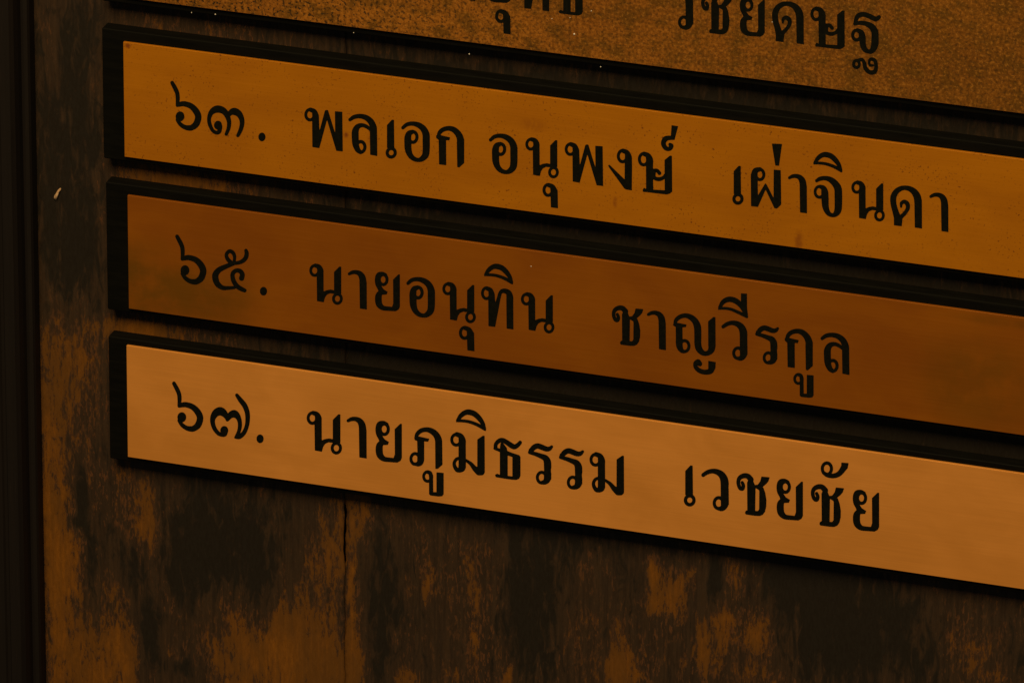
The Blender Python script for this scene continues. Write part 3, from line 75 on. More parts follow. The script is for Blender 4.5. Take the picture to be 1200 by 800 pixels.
TEXT = [
  (1,'n','six',[0.4358,-0.0036,-0.0597,0.4458,33.8,48.16]),
  (1,'n','three',[0.4348,-0.0028,-0.0596,0.4453,47.5,48.24]),
  (1,'n','dot',[0.4329,-0.0015,-0.0594,0.4443,70.27,46.23]),
  (1,'a','phophan',[0.4298,0.0008,-0.0593,0.443,111.16,48.15]),
  (1,'a','loling',[0.4285,0.0018,-0.0592,0.4424,128.51,48.1]),
  (1,'a','sarae',[0.4057,0.0021,-0.0632,0.4192,135.49,48.46]),
  (1,'a','oang',[0.4269,0.0029,-0.0591,0.4417,149.18,48.33]),
  (1,'a','kokai',[0.4261,0.0035,-0.0591,0.4413,159.43,48.24]),
  (1,'b','oang',[0.4235,0.0054,-0.0589,0.4401,192.93,48.53]),
  (1,'b','nonu',[0.3985,0.0064,-0.0618,0.4142,217.99,27.71]),
  (1,'b','sarau',[0.4223,0.0068,-0.0595,0.4408,218.87,62.55]),
  (1,'b','phophan',[0.4198,0.0081,-0.0587,0.4383,240.95,47.95]),
  (1,'b','ngongu',[0.4188,0.0088,-0.0586,0.4379,255.09,48.22]),
  (1,'b','sorusi',[0.4172,0.0099,-0.0585,0.4371,274.9,47.55]),
  (1,'b','thantha',[0.4152,0.01,-0.0567,0.4331,276.9,12.45]),
  (1,'c','sarae',[0.3931,0.0111,-0.0623,0.4133,307.07,48.29]),
  (1,'c','phophueng',[0.4122,0.0128,-0.0573,0.433,327.33,27.88]),
  (1,'c','maiek',[0.4114,0.0128,-0.0566,0.4315,327.56,14.52]),
  (1,'c','saraaa',[0.3906,0.0128,-0.0622,0.4122,340.69,47.97]),
  (1,'c','sarai',[0.3952,0.0139,-0.0621,0.4165,356.96,24.85]),
  (1,'c','chochan',[0.4113,0.0142,-0.0581,0.4343,353.19,48.21]),
  (1,'c','nonu',[0.3869,0.0147,-0.061,0.4088,376.87,27.71]),
  (1,'c','dodek',[0.408,0.0165,-0.0579,0.4328,396.21,47.91]),
  (1,'c','saraaa',[0.3856,0.0163,-0.0618,0.4098,408.91,47.85]),
  (2,'n','six',[0.4401,-0.0035,-0.0601,0.455,35.7,128.91]),
  (2,'n','five',[0.4373,-0.0015,-0.0635,0.4535,70.78,127.14]),
  (2,'n','dot',[0.4373,-0.0015,-0.0599,0.4535,70.78,127.14]),
  (2,'a','nonu',[0.4107,0.0007,-0.0629,0.4265,110.49,108.52]),
  (2,'a','saraaa',[0.4108,0.0014,-0.0639,0.4283,123.54,129.18]),
  (2,'a','yoyak',[0.4085,0.0023,-0.0628,0.4255,140.18,108.29]),
  (2,'a','oang',[0.4311,0.0031,-0.0596,0.4508,152.31,129.22]),
  (2,'a','nonu',[0.4057,0.0043,-0.0626,0.4242,177.68,108.48]),
  (2,'a','sarau',[0.4299,0.0046,-0.0601,0.4514,178.12,143.21]),
  (2,'a','thothahan',[0.4276,0.0057,-0.0629,0.4491,197.58,128.83]),
  (2,'a','sarai',[0.4114,0.0055,-0.0635,0.4308,197.02,105.23]),
  (2,'a','nonu',[0.4028,0.0064,-0.0624,0.4228,217.02,108.14]),
  (2,'c','chochang',[0.4009,0.0086,-0.0632,0.4236,257.6,128.59]),
  (2,'c','saraaa',[0.3997,0.0094,-0.0631,0.4231,273.65,128.46]),
  (2,'c','yoying',[0.4195,0.0113,-0.0621,0.4448,298.09,123.05]),
  (2,'c','wowaen',[0.397,0.0114,-0.0629,0.4218,310.69,128.54]),
  (2,'c','saraii',[0.4174,0.0121,-0.0612,0.4423,313.64,105.84]),
  (2,'c','rorua',[0.3959,0.0122,-0.0628,0.4213,325.6,128.42]),
  (2,'c','kokai',[0.4172,0.0133,-0.0587,0.4441,333.65,128.47]),
  (2,'c','sarauu',[0.395,0.0133,-0.0634,0.422,346.84,141.9]),
  (2,'c','loling',[0.4149,0.015,-0.0585,0.4429,363.94,127.96]),
  (3,'n','six',[0.4447,-0.0037,-0.06,0.4642,33.44,208.24]),
  (3,'n','seven',[0.4419,-0.0017,-0.0676,0.4627,68.75,206.5]),
  (3,'n','dot',[0.4418,-0.0017,-0.0597,0.4627,68.75,206.5]),
  (3,'a','nonu',[0.4375,0.0007,-0.0664,0.459,110.18,187.11]),
  (3,'a','saraaa',[0.4377,0.0015,-0.0674,0.461,123.72,208.73]),
  (3,'a','yoyak',[0.4351,0.0026,-0.0662,0.4578,141.62,187.38]),
  (3,'a','phosamphao',[0.4345,0.0038,-0.0671,0.4592,162.47,206.08]),
  (3,'a','sarauu',[0.4354,0.0038,-0.0679,0.4611,163.21,222.55]),
  (3,'a','momaa',[0.4318,0.005,-0.066,0.4563,183.72,187.37]),
  (3,'a','sarai',[0.4316,0.005,-0.0658,0.456,184.34,184.62]),
  (3,'a','thothong',[0.4315,0.006,-0.067,0.458,202.13,208.12]),
  (3,'a','rorua',[0.4306,0.0067,-0.0669,0.4577,214.46,208.95]),
  (3,'a','rorua',[0.4294,0.0076,-0.0669,0.4571,230.11,209.13]),
  (3,'a','momaa',[0.4264,0.0089,-0.0656,0.4537,253.92,187.27]),
  (3,'c','sarae',[0.425,0.0108,-0.0665,0.455,287.32,209.03]),
  (3,'c','wowaen',[0.4238,0.0117,-0.0665,0.4544,303.39,209.11]),
  (3,'c','chochang',[0.4223,0.0128,-0.0663,0.4537,322.07,208.69]),
  (3,'c','yoyak',[0.4196,0.0139,-0.0651,0.4505,343.0,187.26]),
  (3,'c','chochang',[0.4195,0.0148,-0.0661,0.4523,358.95,208.71]),
  (3,'c','maihan',[0.4172,0.0151,-0.0644,0.4483,364.9,175.28]),
  (3,'c','yoyak',[0.4167,0.016,-0.0649,0.4491,380.54,187.29]),
  (0,'a','ngongu',[0.4201,0.0044,-0.0552,0.431,176.65,-37.61]),
  (0,'a','yoyak',[0.3959,0.0051,-0.0582,0.4059,194.04,-57.45]),
  (0,'a','sarau',[0.4195,0.0054,-0.0558,0.432,194.26,-23.06]),
  (0,'a','thothahan',[0.4173,0.0064,-0.0585,0.4298,213.06,-37.19]),
  (0,'a','thothong',[0.3943,0.007,-0.059,0.4069,229.43,-37.31]),
  (0,'c','wowaen',[0.3907,0.0096,-0.0588,0.4052,280.02,-36.66]),
  (0,'c','sarai',[0.3961,0.0098,-0.0585,0.4095,282.56,-63.56]),
  (0,'c','chochang',[0.3894,0.0105,-0.0587,0.4046,297.49,-36.77]),
  (0,'c','maihan',[0.3878,0.0106,-0.0574,0.4018,300.88,-62.95]),
  (0,'c','yoyak',[0.387,0.0115,-0.0577,0.4019,317.18,-56.52]),
  (0,'c','dodek',[0.408,0.0132,-0.0545,0.4254,336.49,-36.84]),
  (0,'c','sarai',[0.3921,0.0127,-0.0583,0.4078,336.51,-62.9]),
  (0,'c','sorusi',[0.4065,0.0142,-0.0544,0.4247,356.12,-37.05]),
  (0,'c','thothan',[0.405,0.015,-0.0536,0.4236,371.83,-42.46]),
]
STAINS_TONES = [[-39.4,20.1,3.5,26.9,0.5],[-19.0,35.2,2.6,17.9,0.25],[-36.9,188.0,10.8,37.4,0.35],[-25.4,172.4,9.0,23.2,0.3],[-44.7,250.0,6.4,57.1,0.55],[-39.0,315.6,13.7,53.2,0.6],[4.8,265.8,6.8,15.2,0.75],[-1.6,236.3,8.1,11.8,0.15],[-10.6,306.2,4.5,12.0,0.6],[-14.4,347.6,18.3,21.8,0.7],[2.0,309.0,3.6,9.6,0.35],[17.7,325.5,5.4,19.2,0.45],[44.8,325.9,11.7,26.4,0.75],[78.6,306.1,11.2,14.3,0.45],[76.3,330.3,22.4,24.0,0.85],[96.4,289.0,6.2,28.4,0.4],[107.6,332.3,13.4,19.1,0.6],[105.3,250.0,11.0,18.7,0.3],[118.5,243.3,5.3,18.7,0.4],[114.3,305.0,3.6,28.5,0.3],[143.3,331.1,8.9,6.7,0.6],[154.0,275.0,5.3,11.7,0.45],[176.2,294.9,4.4,28.3,0.45],[174.6,267.1,3.5,14.0,0.3],[194.1,321.3,4.0,7.6,0.8],[187.6,258.0,3.5,6.5,0.4],[228.7,293.4,5.7,21.1,0.4],[234.5,252.8,4.3,11.6,0.25],[246.9,309.2,5.2,8.4,0.5],[250.8,289.8,4.3,8.4,0.4],[255.1,307.8,9.5,10.3,0.75],[267.1,256.9,3.9,10.2,0.8],[268.7,271.5,3.9,4.6,0.7],[277.9,260.7,4.3,12.0,0.6],[285.5,251.6,3.9,8.3,0.55],[292.5,239.0,3.4,4.6,0.4],[276.0,269.4,2.6,7.4,0.4],[306.7,243.6,4.3,7.4,0.7],[310.4,254.5,2.6,6.4,0.55],[319.7,249.3,2.1,6.4,0.6],[292.3,283.0,3.4,11.6,0.8],[295.2,296.5,5.2,9.3,0.65],[302.0,276.8,4.3,13.9,0.6],[308.3,272.0,5.1,4.6,0.55],[322.1,273.5,6.0,11.6,0.7],[315.0,281.6,6.0,5.6,0.55],[312.5,298.4,6.9,8.4,0.6],[328.5,300.4,12.8,4.7,0.35],[418.6,260.0,7.5,13.7,0.35],[427.6,274.7,10.5,11.5,0.4],[437.8,266.1,4.2,22.9,0.2],[381.6,291.6,5.9,3.7,0.45],[165.4,325.1,6.2,6.6,0.3],[-29.0,261.7,3.6,16.6,-0.9],[-32.4,272.6,3.6,3.8,-0.8],[-24.0,289.3,2.7,16.7,-0.9],[-13.4,273.4,6.8,28.6,-0.4],[5.0,330.0,4.5,19.3,-0.9],[10.8,341.1,3.6,19.3,-0.6],[-2.3,295.4,6.3,14.3,-0.6],[31.5,294.7,17.1,38.2,-0.75],[51.9,263.1,26.8,28.3,-0.5],[62.9,294.4,9.0,23.8,-0.6],[22.1,344.0,6.4,3.9,-0.5],[-27.6,318.6,5.5,19.3,-0.4],[-25.8,347.1,4.6,7.3,-0.3],[129.8,302.5,8.0,38.0,-0.6],[204.6,285.6,13.1,42.3,-0.7],[221.4,245.6,17.3,18.5,-0.3],[368.1,268.3,33.7,32.3,-0.7],[299.2,251.7,5.1,13.8,-0.6],[341.8,244.9,19.0,18.4,-0.6],[-33.8,82.2,18.6,59.3,-0.75],[-24.9,135.5,10.7,23.0,-0.4],[-41.9,142.5,9.0,18.5,-0.3],[-29.5,5.5,17.5,26.7,-0.3],[24.4,79.9,30.7,6.3,0.85],[3.7,162.5,22.2,5.5,1.0],[27.3,0.2,30.3,5.3,0.15],[76.8,80.2,26.0,5.4,0.05],[193.3,83.9,105.5,8.0,-0.6],[361.8,84.1,102.3,8.8,-0.7],[192.3,4.6,83.7,8.7,-0.4],[359.1,3.8,101.3,8.6,-0.5],[142.3,161.2,69.1,7.3,-0.6],[279.9,161.0,104.9,8.1,-0.7],[406.2,160.7,65.8,7.1,-0.7],[112.5,291.1,2.2,52.2,0.4],[107.5,263.7,2.2,28.2,0.3],[177.7,234.0,52.0,9.3,-0.2],[264.5,238.8,51.3,6.4,-0.2]]  # orange and dark wood patches, plus darker strips in the gaps between plates
SPECKS = [[225.42, -27.39, 0, 1.0], [223.2, -35.29, 0, 0.5], [214.45, -33.71, 0, 0.5], [233.55, -40.08, 0, 0.6], [35.91, -15.81, 1.6, 0.6], [34.37, -12.54, 1.6, 0.5], [46.46, -13.25, 1.6, 0.7], [115.93, -12.98, 1.6, 0.7], [173.47, -9.71, 1.6, 0.7], [238.17, -11.83, 1.6, 0.6], [205.97, 94.56, 0, 0.6], [321.05, -45.99, 0, 0.5]]

FLAKE = [-38.7, 96.0]
STAIN_GOLD = [[337.1, 63.0, 3.3, 7.4, 0.6], [126.2, 39.7, 3.9, 7.1, 0.5], [247.0, 55.5, 1.7, 4.0, 0.6], [112.5, 39.3, 2.1, 2.2, 0.9], [2.4, 8.2, 2.2, 1.8, 0.9], [206.0, 21.7, 9.3, 5.2, 0.3]]
STAIN_DARK = [[7.5, 133.6, 33.1, 34.4, 1.0], [36.2, 136.3, 48.2, 20.6, 0.7], [427.8, 123.3, 44.9, 35.4, 0.6], [438.7, 89.9, 36.5, 3.9, 0.5], [45.0, 128.1, 26.3, 18.2, 0.4]]

# ---------------------------------------------------------------- node helpers
class Mat:
    def __init__(self, name):
        self.m = bpy.data.materials.new(name); self.m.use_nodes = True
        self.nt = self.m.node_tree; self.n = self.nt.nodes; self.l = self.nt.links
        self.b = self.n["Principled BSDF"]
        self.tc = self.n.new("ShaderNodeTexCoord")
    def set(self, k, v):
        if hasattr(v, 'is_linked') or isinstance(v, bpy.types.NodeSocket): self.l.new(v, self.b.inputs[k])
        else: self.b.inputs[k].default_value = v
    def map(self, scale, loc=(0, 0, 0)):
        mp = self.n.new("ShaderNodeMapping"); mp.inputs["Scale"].default_value = scale; mp.inputs["Location"].default_value = loc
        self.l.new(self.tc.outputs["Object"], mp.inputs[0]); return mp.outputs[0]
    def noise(self, scale, loc=(0, 0, 0), detail=4, rough=0.55, dist=0.0):
        t = self.n.new("ShaderNodeTexNoise"); t.inputs["Scale"].default_value = 1; t.inputs["Detail"].default_value = detail
        t.inputs["Roughness"].default_value = rough; t.inputs["Distortion"].default_value = dist
        self.l.new(self.map(scale, loc), t.inputs["Vector"]); return t.outputs["Fac"]
    def voro(self, scale, loc=(0, 0, 0)):
        t = self.n.new("ShaderNodeTexVoronoi"); t.inputs["Scale"].default_value = 1
        self.l.new(self.map(scale, loc), t.inputs["Vector"]); return t.outputs["Distance"], t.outputs["Color"]
    def math(self, op, a, b=0.0, c=None, clamp=False):
        t = self.n.new("ShaderNodeMath"); t.operation = op; t.use_clamp = clamp
        for i, v in enumerate((a, b, c)):
            if v is None: continue
            if isinstance(v, (int, float)): t.inputs[i].default_value = v
            else: self.l.new(v, t.inputs[i])
        return t.outputs[0]
    def ramp(self, v, lo, hi, a=0.0, b=1.0):
        t = self.n.new("ShaderNodeMapRange"); t.interpolation_type = 'SMOOTHSTEP'
        self.l.new(v, t.inputs[0])
        for i, x in zip((1, 2, 3, 4), (lo, hi, a, b)): t.inputs[i].default_value = x
        return t.outputs[0]
    def mix(self, f, a, b):
        t = self.n.new("ShaderNodeMix"); t.data_type = 'RGBA'
        for i, v in ((0, f), (6, a), (7, b)):
            if isinstance(v, (int, float)): t.inputs[i].default_value = v
            elif isinstance(v, tuple): t.inputs[i].default_value = v + (1,)
            else: self.l.new(v, t.inputs[i])
        return t.outputs[2]
    def attr(self, name):
        t = self.n.new("ShaderNodeAttribute"); t.attribute_name = name; return t.outputs["Fac"]
    def bump(self, h, strength, dist):
        t = self.n.new("ShaderNodeBump"); t.inputs["Strength"].default_value = strength; t.inputs["Distance"].default_value = dist
        self.l.new(h, t.inputs["Height"]); self.l.new(t.outputs[0], self.b.inputs["Normal"])
    def blob(self, x, y, rx, ry):
        """soft spot at (x, y) mm on the face, 1 inside, 0 outside"""
        mp = self.map((1000 / rx, 0, 1000 / ry), (-x / rx, 0, y / ry))
        t = self.n.new("ShaderNodeVectorMath"); t.operation = 'LENGTH'; self.l.new(mp, t.inputs[0])
        return self.ramp(t.outputs["Value"], 0.2, 1.0, 1.0, 0.0)

def wood_material(name, seed):
    k = Mat(name); s = seed * 3.7
    bias = k.attr("stain_tone")
    big = k.noise((110, 90, 22), (s, 0, 0), 6, 0.62, 0.8)
    mid = k.noise((230, 150, 62), (s, 1, 0), 5, 0.62, 0.9)
    fine = k.noise((880, 700, 270), (s, 2, 0), 4, 0.62, 0.5)
    shade = k.noise((520, 400, 18), (s, 5, 0), 5, 0.62)
    flake = k.noise((760, 500, 190), (s, 6, 0), 4, 0.62, 0.4)
    region = k.noise((60, 60, 30), (s, 9, 0), 4, 0.55)
    h = lambda n, a: k.math('MULTIPLY', k.math('SUBTRACT', n, 0.5), a)
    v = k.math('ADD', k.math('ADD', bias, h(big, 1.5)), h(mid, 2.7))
    v2 = k.math('ADD', v, h(fine, 1.9))
    orange = k.ramp(v2, 0.02, 0.17)                     # bare varnish
    strong = k.ramp(v, 0.0, 0.9)
    halo = k.ramp(v2, -0.30, 0.05)                       # half-worn rim around it
    black = k.ramp(v, -1.25, -0.62, 1.0, 0.0)
    dark = k.mix(k.ramp(shade, 0.3, 0.7), (0.0250, 0.0150, 0.0085), (0.041, 0.0235, 0.0118))
    dark = k.mix(black, dark, (0.0135, 0.0100, 0.0065))
    flecks = k.math('MULTIPLY', k.ramp(flake, 0.55, 0.59), k.ramp(region, 0.44, 0.6, 0.05, 0.9))
    flecks = k.math('MULTIPLY', flecks, k.ramp(v, -1.0, -0.45))
    red = k.mix(k.noise((300, 200, 40), (s, 8, 0)), (0.078, 0.034, 0.0160), (0.112, 0.045, 0.0130))
    tan = k.mix(strong, (0.112, 0.044, 0.0075), (0.200, 0.072, 0.0045))
    tan = k.mix(k.ramp(shade, 0.35, 0.68, 0.5, 0.0), tan, (0.098, 0.041, 0.0055))
    tan = k.mix(k.ramp(fine, 0.40, 0.60, 0.25, 0.0), tan, (0.085, 0.034, 0.006))
    tan = k.mix(k.ramp(region, 0.42, 0.6, 0.55, 0.0), tan, (0.085, 0.037, 0.0070))
    c = k.mix(k.math('MULTIPLY', halo, 0.45), dark, red)
    c = k.mix(flecks, c, red)
    c = k.mix(orange, c, tan)
    k.set("Base Color", c)
    k.set("Roughness", k.ramp(fine, 0.3, 0.7, 0.5, 0.75)); k.set("Specular IOR Level", 0.2)
    hh = k.math('ADD', k.math('MULTIPLY', fine, 0.5), k.math('MULTIPLY', orange, -0.35))
    k.bump(k.math('ADD', hh, k.math('MULTIPLY', flecks, 0.2)), 0.45, 0.0006)
    return k.m

def black_material():
    k = Mat("black_lacquer")
    n = k.noise((60, 400, 400), (0, 0, 0), 5, 0.6); d = k.noise((900, 900, 900), (4, 0, 0), 3)
    c = k.mix(k.ramp(n, 0.3, 0.75), (0.0030, 0.0030, 0.0023), (0.0046, 0.0044, 0.0032))
    k.set("Base Color", k.mix(k.ramp(d, 0.68, 0.8, 0, 0.4), c, (0.011, 0.009, 0.007)))
    k.set("Roughness", k.ramp(n, 0.3, 0.7, 0.6, 0.75)); k.set("Specular IOR Level", 0.04)
    k.bump(d, 0.2, 0.0002); return k.m

def paint_material():
    k = Mat("black_letter_paint")
    n = k.noise((500, 500, 500), (0, 0, 0), 4, 0.6)
    k.set("Base Color", k.mix(k.ramp(n, 0.35, 0.75), (0.0035, 0.004, 0.0030), (0.0065, 0.0066, 0.004)))
    k.set("Roughness", 0.65); k.set("Specular IOR Level", 0.06); return k.m

def moulding_material():
    k = Mat("dark_stained_moulding")
    n = k.noise((500, 500, 12), (0, 0, 0), 5, 0.6); d = k.noise((1500, 1500, 60), (1, 0, 0), 4)
    c = k.mix(n, (0.0055, 0.0042, 0.0034), (0.011, 0.0075, 0.0055))
    k.set("Base Color", k.mix(k.ramp(d, 0.6, 0.75, 0, 0.4), c, (0.02, 0.013, 0.009)))
    k.set("Roughness", 0.6); k.set("Specular IOR Level", 0.2); k.bump(d, 0.25, 0.0003); return k.m

def brass_material(name, a, b, seed):
    """lacquered brass sheet: brushed along X, mottled, with the wear of each plate"""
    k = Mat(name); s = seed * 5.3
    brush = k.noise((22, 300, 1500), (s, 0, 0), 5, 0.65)
    brush2 = k.noise((6, 200, 420), (s, 1, 0), 4, 0.6)
    cloud = k.noise((16, 60, 30), (s, 2, 0), 4, 0.55, 0.5)
    c = k.mix(k.ramp(cloud, 0.3, 0.72), a, b)
    gain = k.math('ADD', k.math('ADD', k.math('MULTIPLY', brush, 0.12), k.math('MULTIPLY', brush2, 0.09)), 0.895)
    sc = k.n.new("ShaderNodeVectorMath"); sc.operation = 'SCALE'; k.l.new(c, sc.inputs[0]); k.l.new(gain, sc.inputs["Scale"])
    k.c = sc.outputs[0]; k.h = k.math('MULTIPLY', brush, 0.4); k.s = s
    k.rough = k.ramp(brush, 0.3, 0.7, 0.42, 0.55)
    return k
def finish_brass(k, bump=0.12):
    k.set("Base Color", k.c); k.set("Roughness", k.rough); k.set("Metallic", 0.25)
    k.set("Specular IOR Level", 0.3); k.bump(k.h, bump, 0.0002)
    return k.m

MB = black_material(); MP = paint_material(); MM = moulding_material()

# golden plate: fine rust specks, a rust mark at the lower edge and in one letter's loop
k = brass_material("golden_brass", (0.400, 0.135, 0.0006), (0.470, 0.166, 0.0008), 1)
sp = k.noise((800, 500, 800), (0, 0, 0), 3, 0.5); area = k.noise((55, 80, 70), (7, 0, 0), 3)
f = k.math('MULTIPLY', k.ramp(sp, 0.605, 0.655), k.ramp(area, 0.44, 0.62, 0.12, 0.75))
k.c = k.mix(f, k.c, (0.13, 0.034, 0.004))
for (x, y, rx, ry, am) in STAIN_GOLD:
    k.c = k.mix(k.math('MULTIPLY', k.blob(x, y, rx, ry), k.ramp(k.noise((500, 500, 260), (x, 0, 0), 4), 0.3, 0.55, 0.1 * am, am)), k.c, (0.20, 0.046, 0.004))
M_GOLD = finish_brass(k)
# dark plate: smooth brown lacquer with olive tarnish at its left end and right end
k = brass_material("dark_brass", (0.235, 0.066, 0.0004), (0.285, 0.086, 0.0005), 2)
n = k.noise((45, 50, 45), (2, 0, 0), 4, 0.6)
for (x, y, rx, ry, am) in STAIN_DARK:
    k.c = k.mix(k.math('MULTIPLY', k.blob(x, y, rx, ry), k.ramp(n, 0.3, 0.62, 0.25 * am, am)), k.c, (0.140, 0.056, 0.0003))
M_DARK = finish_brass(k)
# pale plate: the cleanest one
k = brass_material("pale_brass", (0.620, 0.250, 0.042), (0.735, 0.304, 0.058), 3)
f = k.ramp(k.noise((900, 700, 900), (3, 0, 0), 2), 0.70, 0.78, 0, 0.35)
k.c = k.mix(f, k.c, (0.45, 0.14, 0.02))
M_PALE = finish_brass(k)
# worn plate: pitted all over with dark specks, browner to the right
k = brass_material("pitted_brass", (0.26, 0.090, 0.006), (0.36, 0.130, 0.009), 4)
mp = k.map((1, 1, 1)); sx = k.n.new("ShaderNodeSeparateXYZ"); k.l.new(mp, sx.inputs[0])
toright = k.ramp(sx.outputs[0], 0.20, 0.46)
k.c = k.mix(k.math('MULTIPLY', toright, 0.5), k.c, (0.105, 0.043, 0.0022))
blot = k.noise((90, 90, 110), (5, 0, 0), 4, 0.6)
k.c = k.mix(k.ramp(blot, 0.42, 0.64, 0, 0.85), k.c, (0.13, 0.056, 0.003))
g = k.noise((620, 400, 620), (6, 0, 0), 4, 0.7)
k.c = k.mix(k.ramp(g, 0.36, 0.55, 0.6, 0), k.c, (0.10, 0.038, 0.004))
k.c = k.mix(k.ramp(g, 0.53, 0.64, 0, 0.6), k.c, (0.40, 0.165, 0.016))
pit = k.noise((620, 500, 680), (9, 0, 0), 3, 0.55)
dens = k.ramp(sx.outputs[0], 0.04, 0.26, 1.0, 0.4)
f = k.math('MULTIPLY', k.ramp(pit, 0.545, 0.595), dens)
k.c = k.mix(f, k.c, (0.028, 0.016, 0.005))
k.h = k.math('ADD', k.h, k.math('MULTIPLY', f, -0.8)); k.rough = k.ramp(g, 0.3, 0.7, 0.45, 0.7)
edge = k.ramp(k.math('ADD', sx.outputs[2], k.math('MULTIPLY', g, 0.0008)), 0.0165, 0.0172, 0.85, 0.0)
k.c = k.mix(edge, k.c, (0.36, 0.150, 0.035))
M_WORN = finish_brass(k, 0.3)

# ---------------------------------------------------------------- mesh helpers
def link(name, me, mat, parent=None):
    o = bpy.data.objects.new(name, me); col.objects.link(o)
    if mat: me.materials.append(mat)
    if parent: o.parent = parent
    return o
def empty(name, label, cat, group=None):
    o = bpy.data.objects.new(name, None); col.objects.link(o); o.empty_display_size = 0.02
    o["label"] = label; o["category"] = cat
    if group: o["group"] = group
    return o
def slab(name, x0, x1, y0, y1, z0, z1, bev, mat, parent, smooth=True):
    """box between board coordinates with bevelled edges"""
    bm = bmesh.new()
    r = bmesh.ops.create_cube(bm, size=1)
    for v in bm.verts:
        v.co = W(x0 if v.co.x < 0 else x1, y1 if v.co.z < 0 else y0, z0 if v.co.y < 0 else z1)
    bmesh.ops.bevel(bm, geom=list(bm.edges), offset=bev / 1000, segments=3, affect='EDGES', profile=0.6)
    bmesh.ops.recalc_face_normals(bm, faces=bm.faces)
    me = bpy.data.meshes.new(name); bm.to_mesh(me); bm.free()
    return link(name, me, mat, parent)

# ---------------------------------------------------------------- the board
ZB = 9.6                                             # board surface, mm behind the plates' faces
board = empty("honour_board", "weathered wooden honour board with peeling orange brown varnish behind the brass nameplates", "board")
def stain_tone_bias(X, Y):
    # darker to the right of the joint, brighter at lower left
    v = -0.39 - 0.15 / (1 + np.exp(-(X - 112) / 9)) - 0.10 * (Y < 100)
    for x, y, rx, ry, a in STAINS_TONES:
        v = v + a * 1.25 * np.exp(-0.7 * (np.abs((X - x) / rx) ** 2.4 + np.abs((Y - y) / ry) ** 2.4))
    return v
def joint_x(Y):
    return 109.3 + 0.25 * math.sin(Y * 0.21) + 0.12 * math.sin(Y * 0.77 + 1)
def gap(Y):
    g = 0.16 + 0.06 * math.sin(Y * 0.35)
    if 240 < Y < 272:
        u = min((Y - 239) / 3, (273 - Y) / 2, 1.0); g += max(u, 0) * (1.0 + 0.25 * math.sin(Y * 0.6))
    return g
def plank(name, xa, xb, nx, y0, y1, ny, side, seed):
    """a board of wood as a fine grid; its joint edge wanders and is rounded"""
    bm = bmesh.new(); rows = []; st = []
    for j in range(ny + 1):
        Y = y0 + (y1 - y0) * j / ny; a, b = xa, xb
        if side == 'right': b = joint_x(Y) - gap(Y) * 0.5
        else: a = joint_x(Y) + gap(Y) * 0.5
        row = []
        for i in range(nx + 1):
            X = a + (b - a) * i / nx; z = 0.0
            d = (b - X) if side == 'right' else (X - a)
            row.append(bm.verts.new(W(X, Y, ZB + (0.35 * max(0.0, 1 - d / 0.9) ** 2)))); st.append((X, Y))
        # edge wall into the joint
        e = b if side == 'right' else a
        wv = bm.verts.new(W(e, Y, ZB + 14)); st.append((e, Y))
        row = row + [wv] if side == 'right' else [wv] + row
        if side != 'right': st[-len(row):] = [st[-1]] + st[-len(row):-1]
        rows.append(row)
    for r0, r1 in zip(rows[:-1], rows[1:]):
        for i in range(len(r0) - 1): bm.faces.new((r0[i], r1[i], r1[i + 1], r0[i + 1]))
    bmesh.ops.recalc_face_normals(bm, faces=bm.faces)
    me = bpy.data.meshes.new(name)
    bm.verts.index_update(); order = [v.index for r in rows for v in r]
    co = np.array([[v.co.x, v.co.z] for v in bm.verts]); bm.to_mesh(me); bm.free()
    for p in me.polygons: p.use_smooth = True
    at = me.attributes.new("stain_tone", 'FLOAT', 'POINT')
    at.data.foreach_set("value", stain_tone_bias(co[:, 0] * 1000, -co[:, 1] * 1000).astype(np.float32))
    o = link(name, me, wood_material("varnished_wood_%d" % seed, seed), board)
    me.materials.append(MB)
    for p in me.polygons:
        if abs(p.normal.y) < 0.3: p.material_index = 1; p.use_smooth = False
    # fronts must face the viewer
    if sum(p.normal.y for p in me.polygons) > 0: me.flip_normals()
    return o
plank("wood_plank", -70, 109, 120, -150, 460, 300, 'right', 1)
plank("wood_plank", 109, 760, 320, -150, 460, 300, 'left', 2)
slab("backing_sheet", -75, 765, -150, 460, ZB + 14.5, ZB + 20, 0.3, MB, board)

# dark moulding along the board's left edge: one profile, swept upright
prof = [(-49.2, ZB + 14), (-49.2, 3.0), (-49.9, 1.6), (-51.6, 1.0), (-52.6, 0.2), (-53.0, -3.0), (-53.8, -6.4), (-55.4, -8.6),
        (-57.6, -9.6), (-60.2, -9.6), (-61.0, -8.6), (-62.6, -8.4), (-63.4, -9.4), (-66, -10.2), (-72, -10.6), (-84, -10.6), (-92, -9), (-96, -4), (-96, ZB + 14)]
bm = bmesh.new()
ya, yb = -150, 460
loops = [[bm.verts.new(W(x, Y, z)) for x, z in prof] for Y in (ya, yb)]
n_ = len(prof)
for i in range(n_):
    j = (i + 1) % n_
    bm.faces.new((loops[0][i], loops[0][j], loops[1][j], loops[1][i]))
bm.faces.new(loops[0]); bm.faces.new(loops[1][::-1])
bmesh.ops.recalc_face_normals(bm, faces=bm.faces)
me = bpy.data.meshes.new("frame_moulding"); bm.to_mesh(me); bm.free()
link("frame_moulding", me, MM, board)

# the wall the board hangs on (outside the picture, seen only from another position)
kw = Mat("dark_wall"); wn = kw.noise((30, 30, 30), (0, 0, 0), 5)
kw.set("Base Color", kw.mix(wn, (0.03, 0.022, 0.015), (0.05, 0.036, 0.024))); kw.set("Roughness", 0.9)
wall = slab("wall", -1500, 2200, -1300, 1400, ZB + 20.5, ZB + 120, 1.0, kw.m, None); wall["kind"] = "structure"

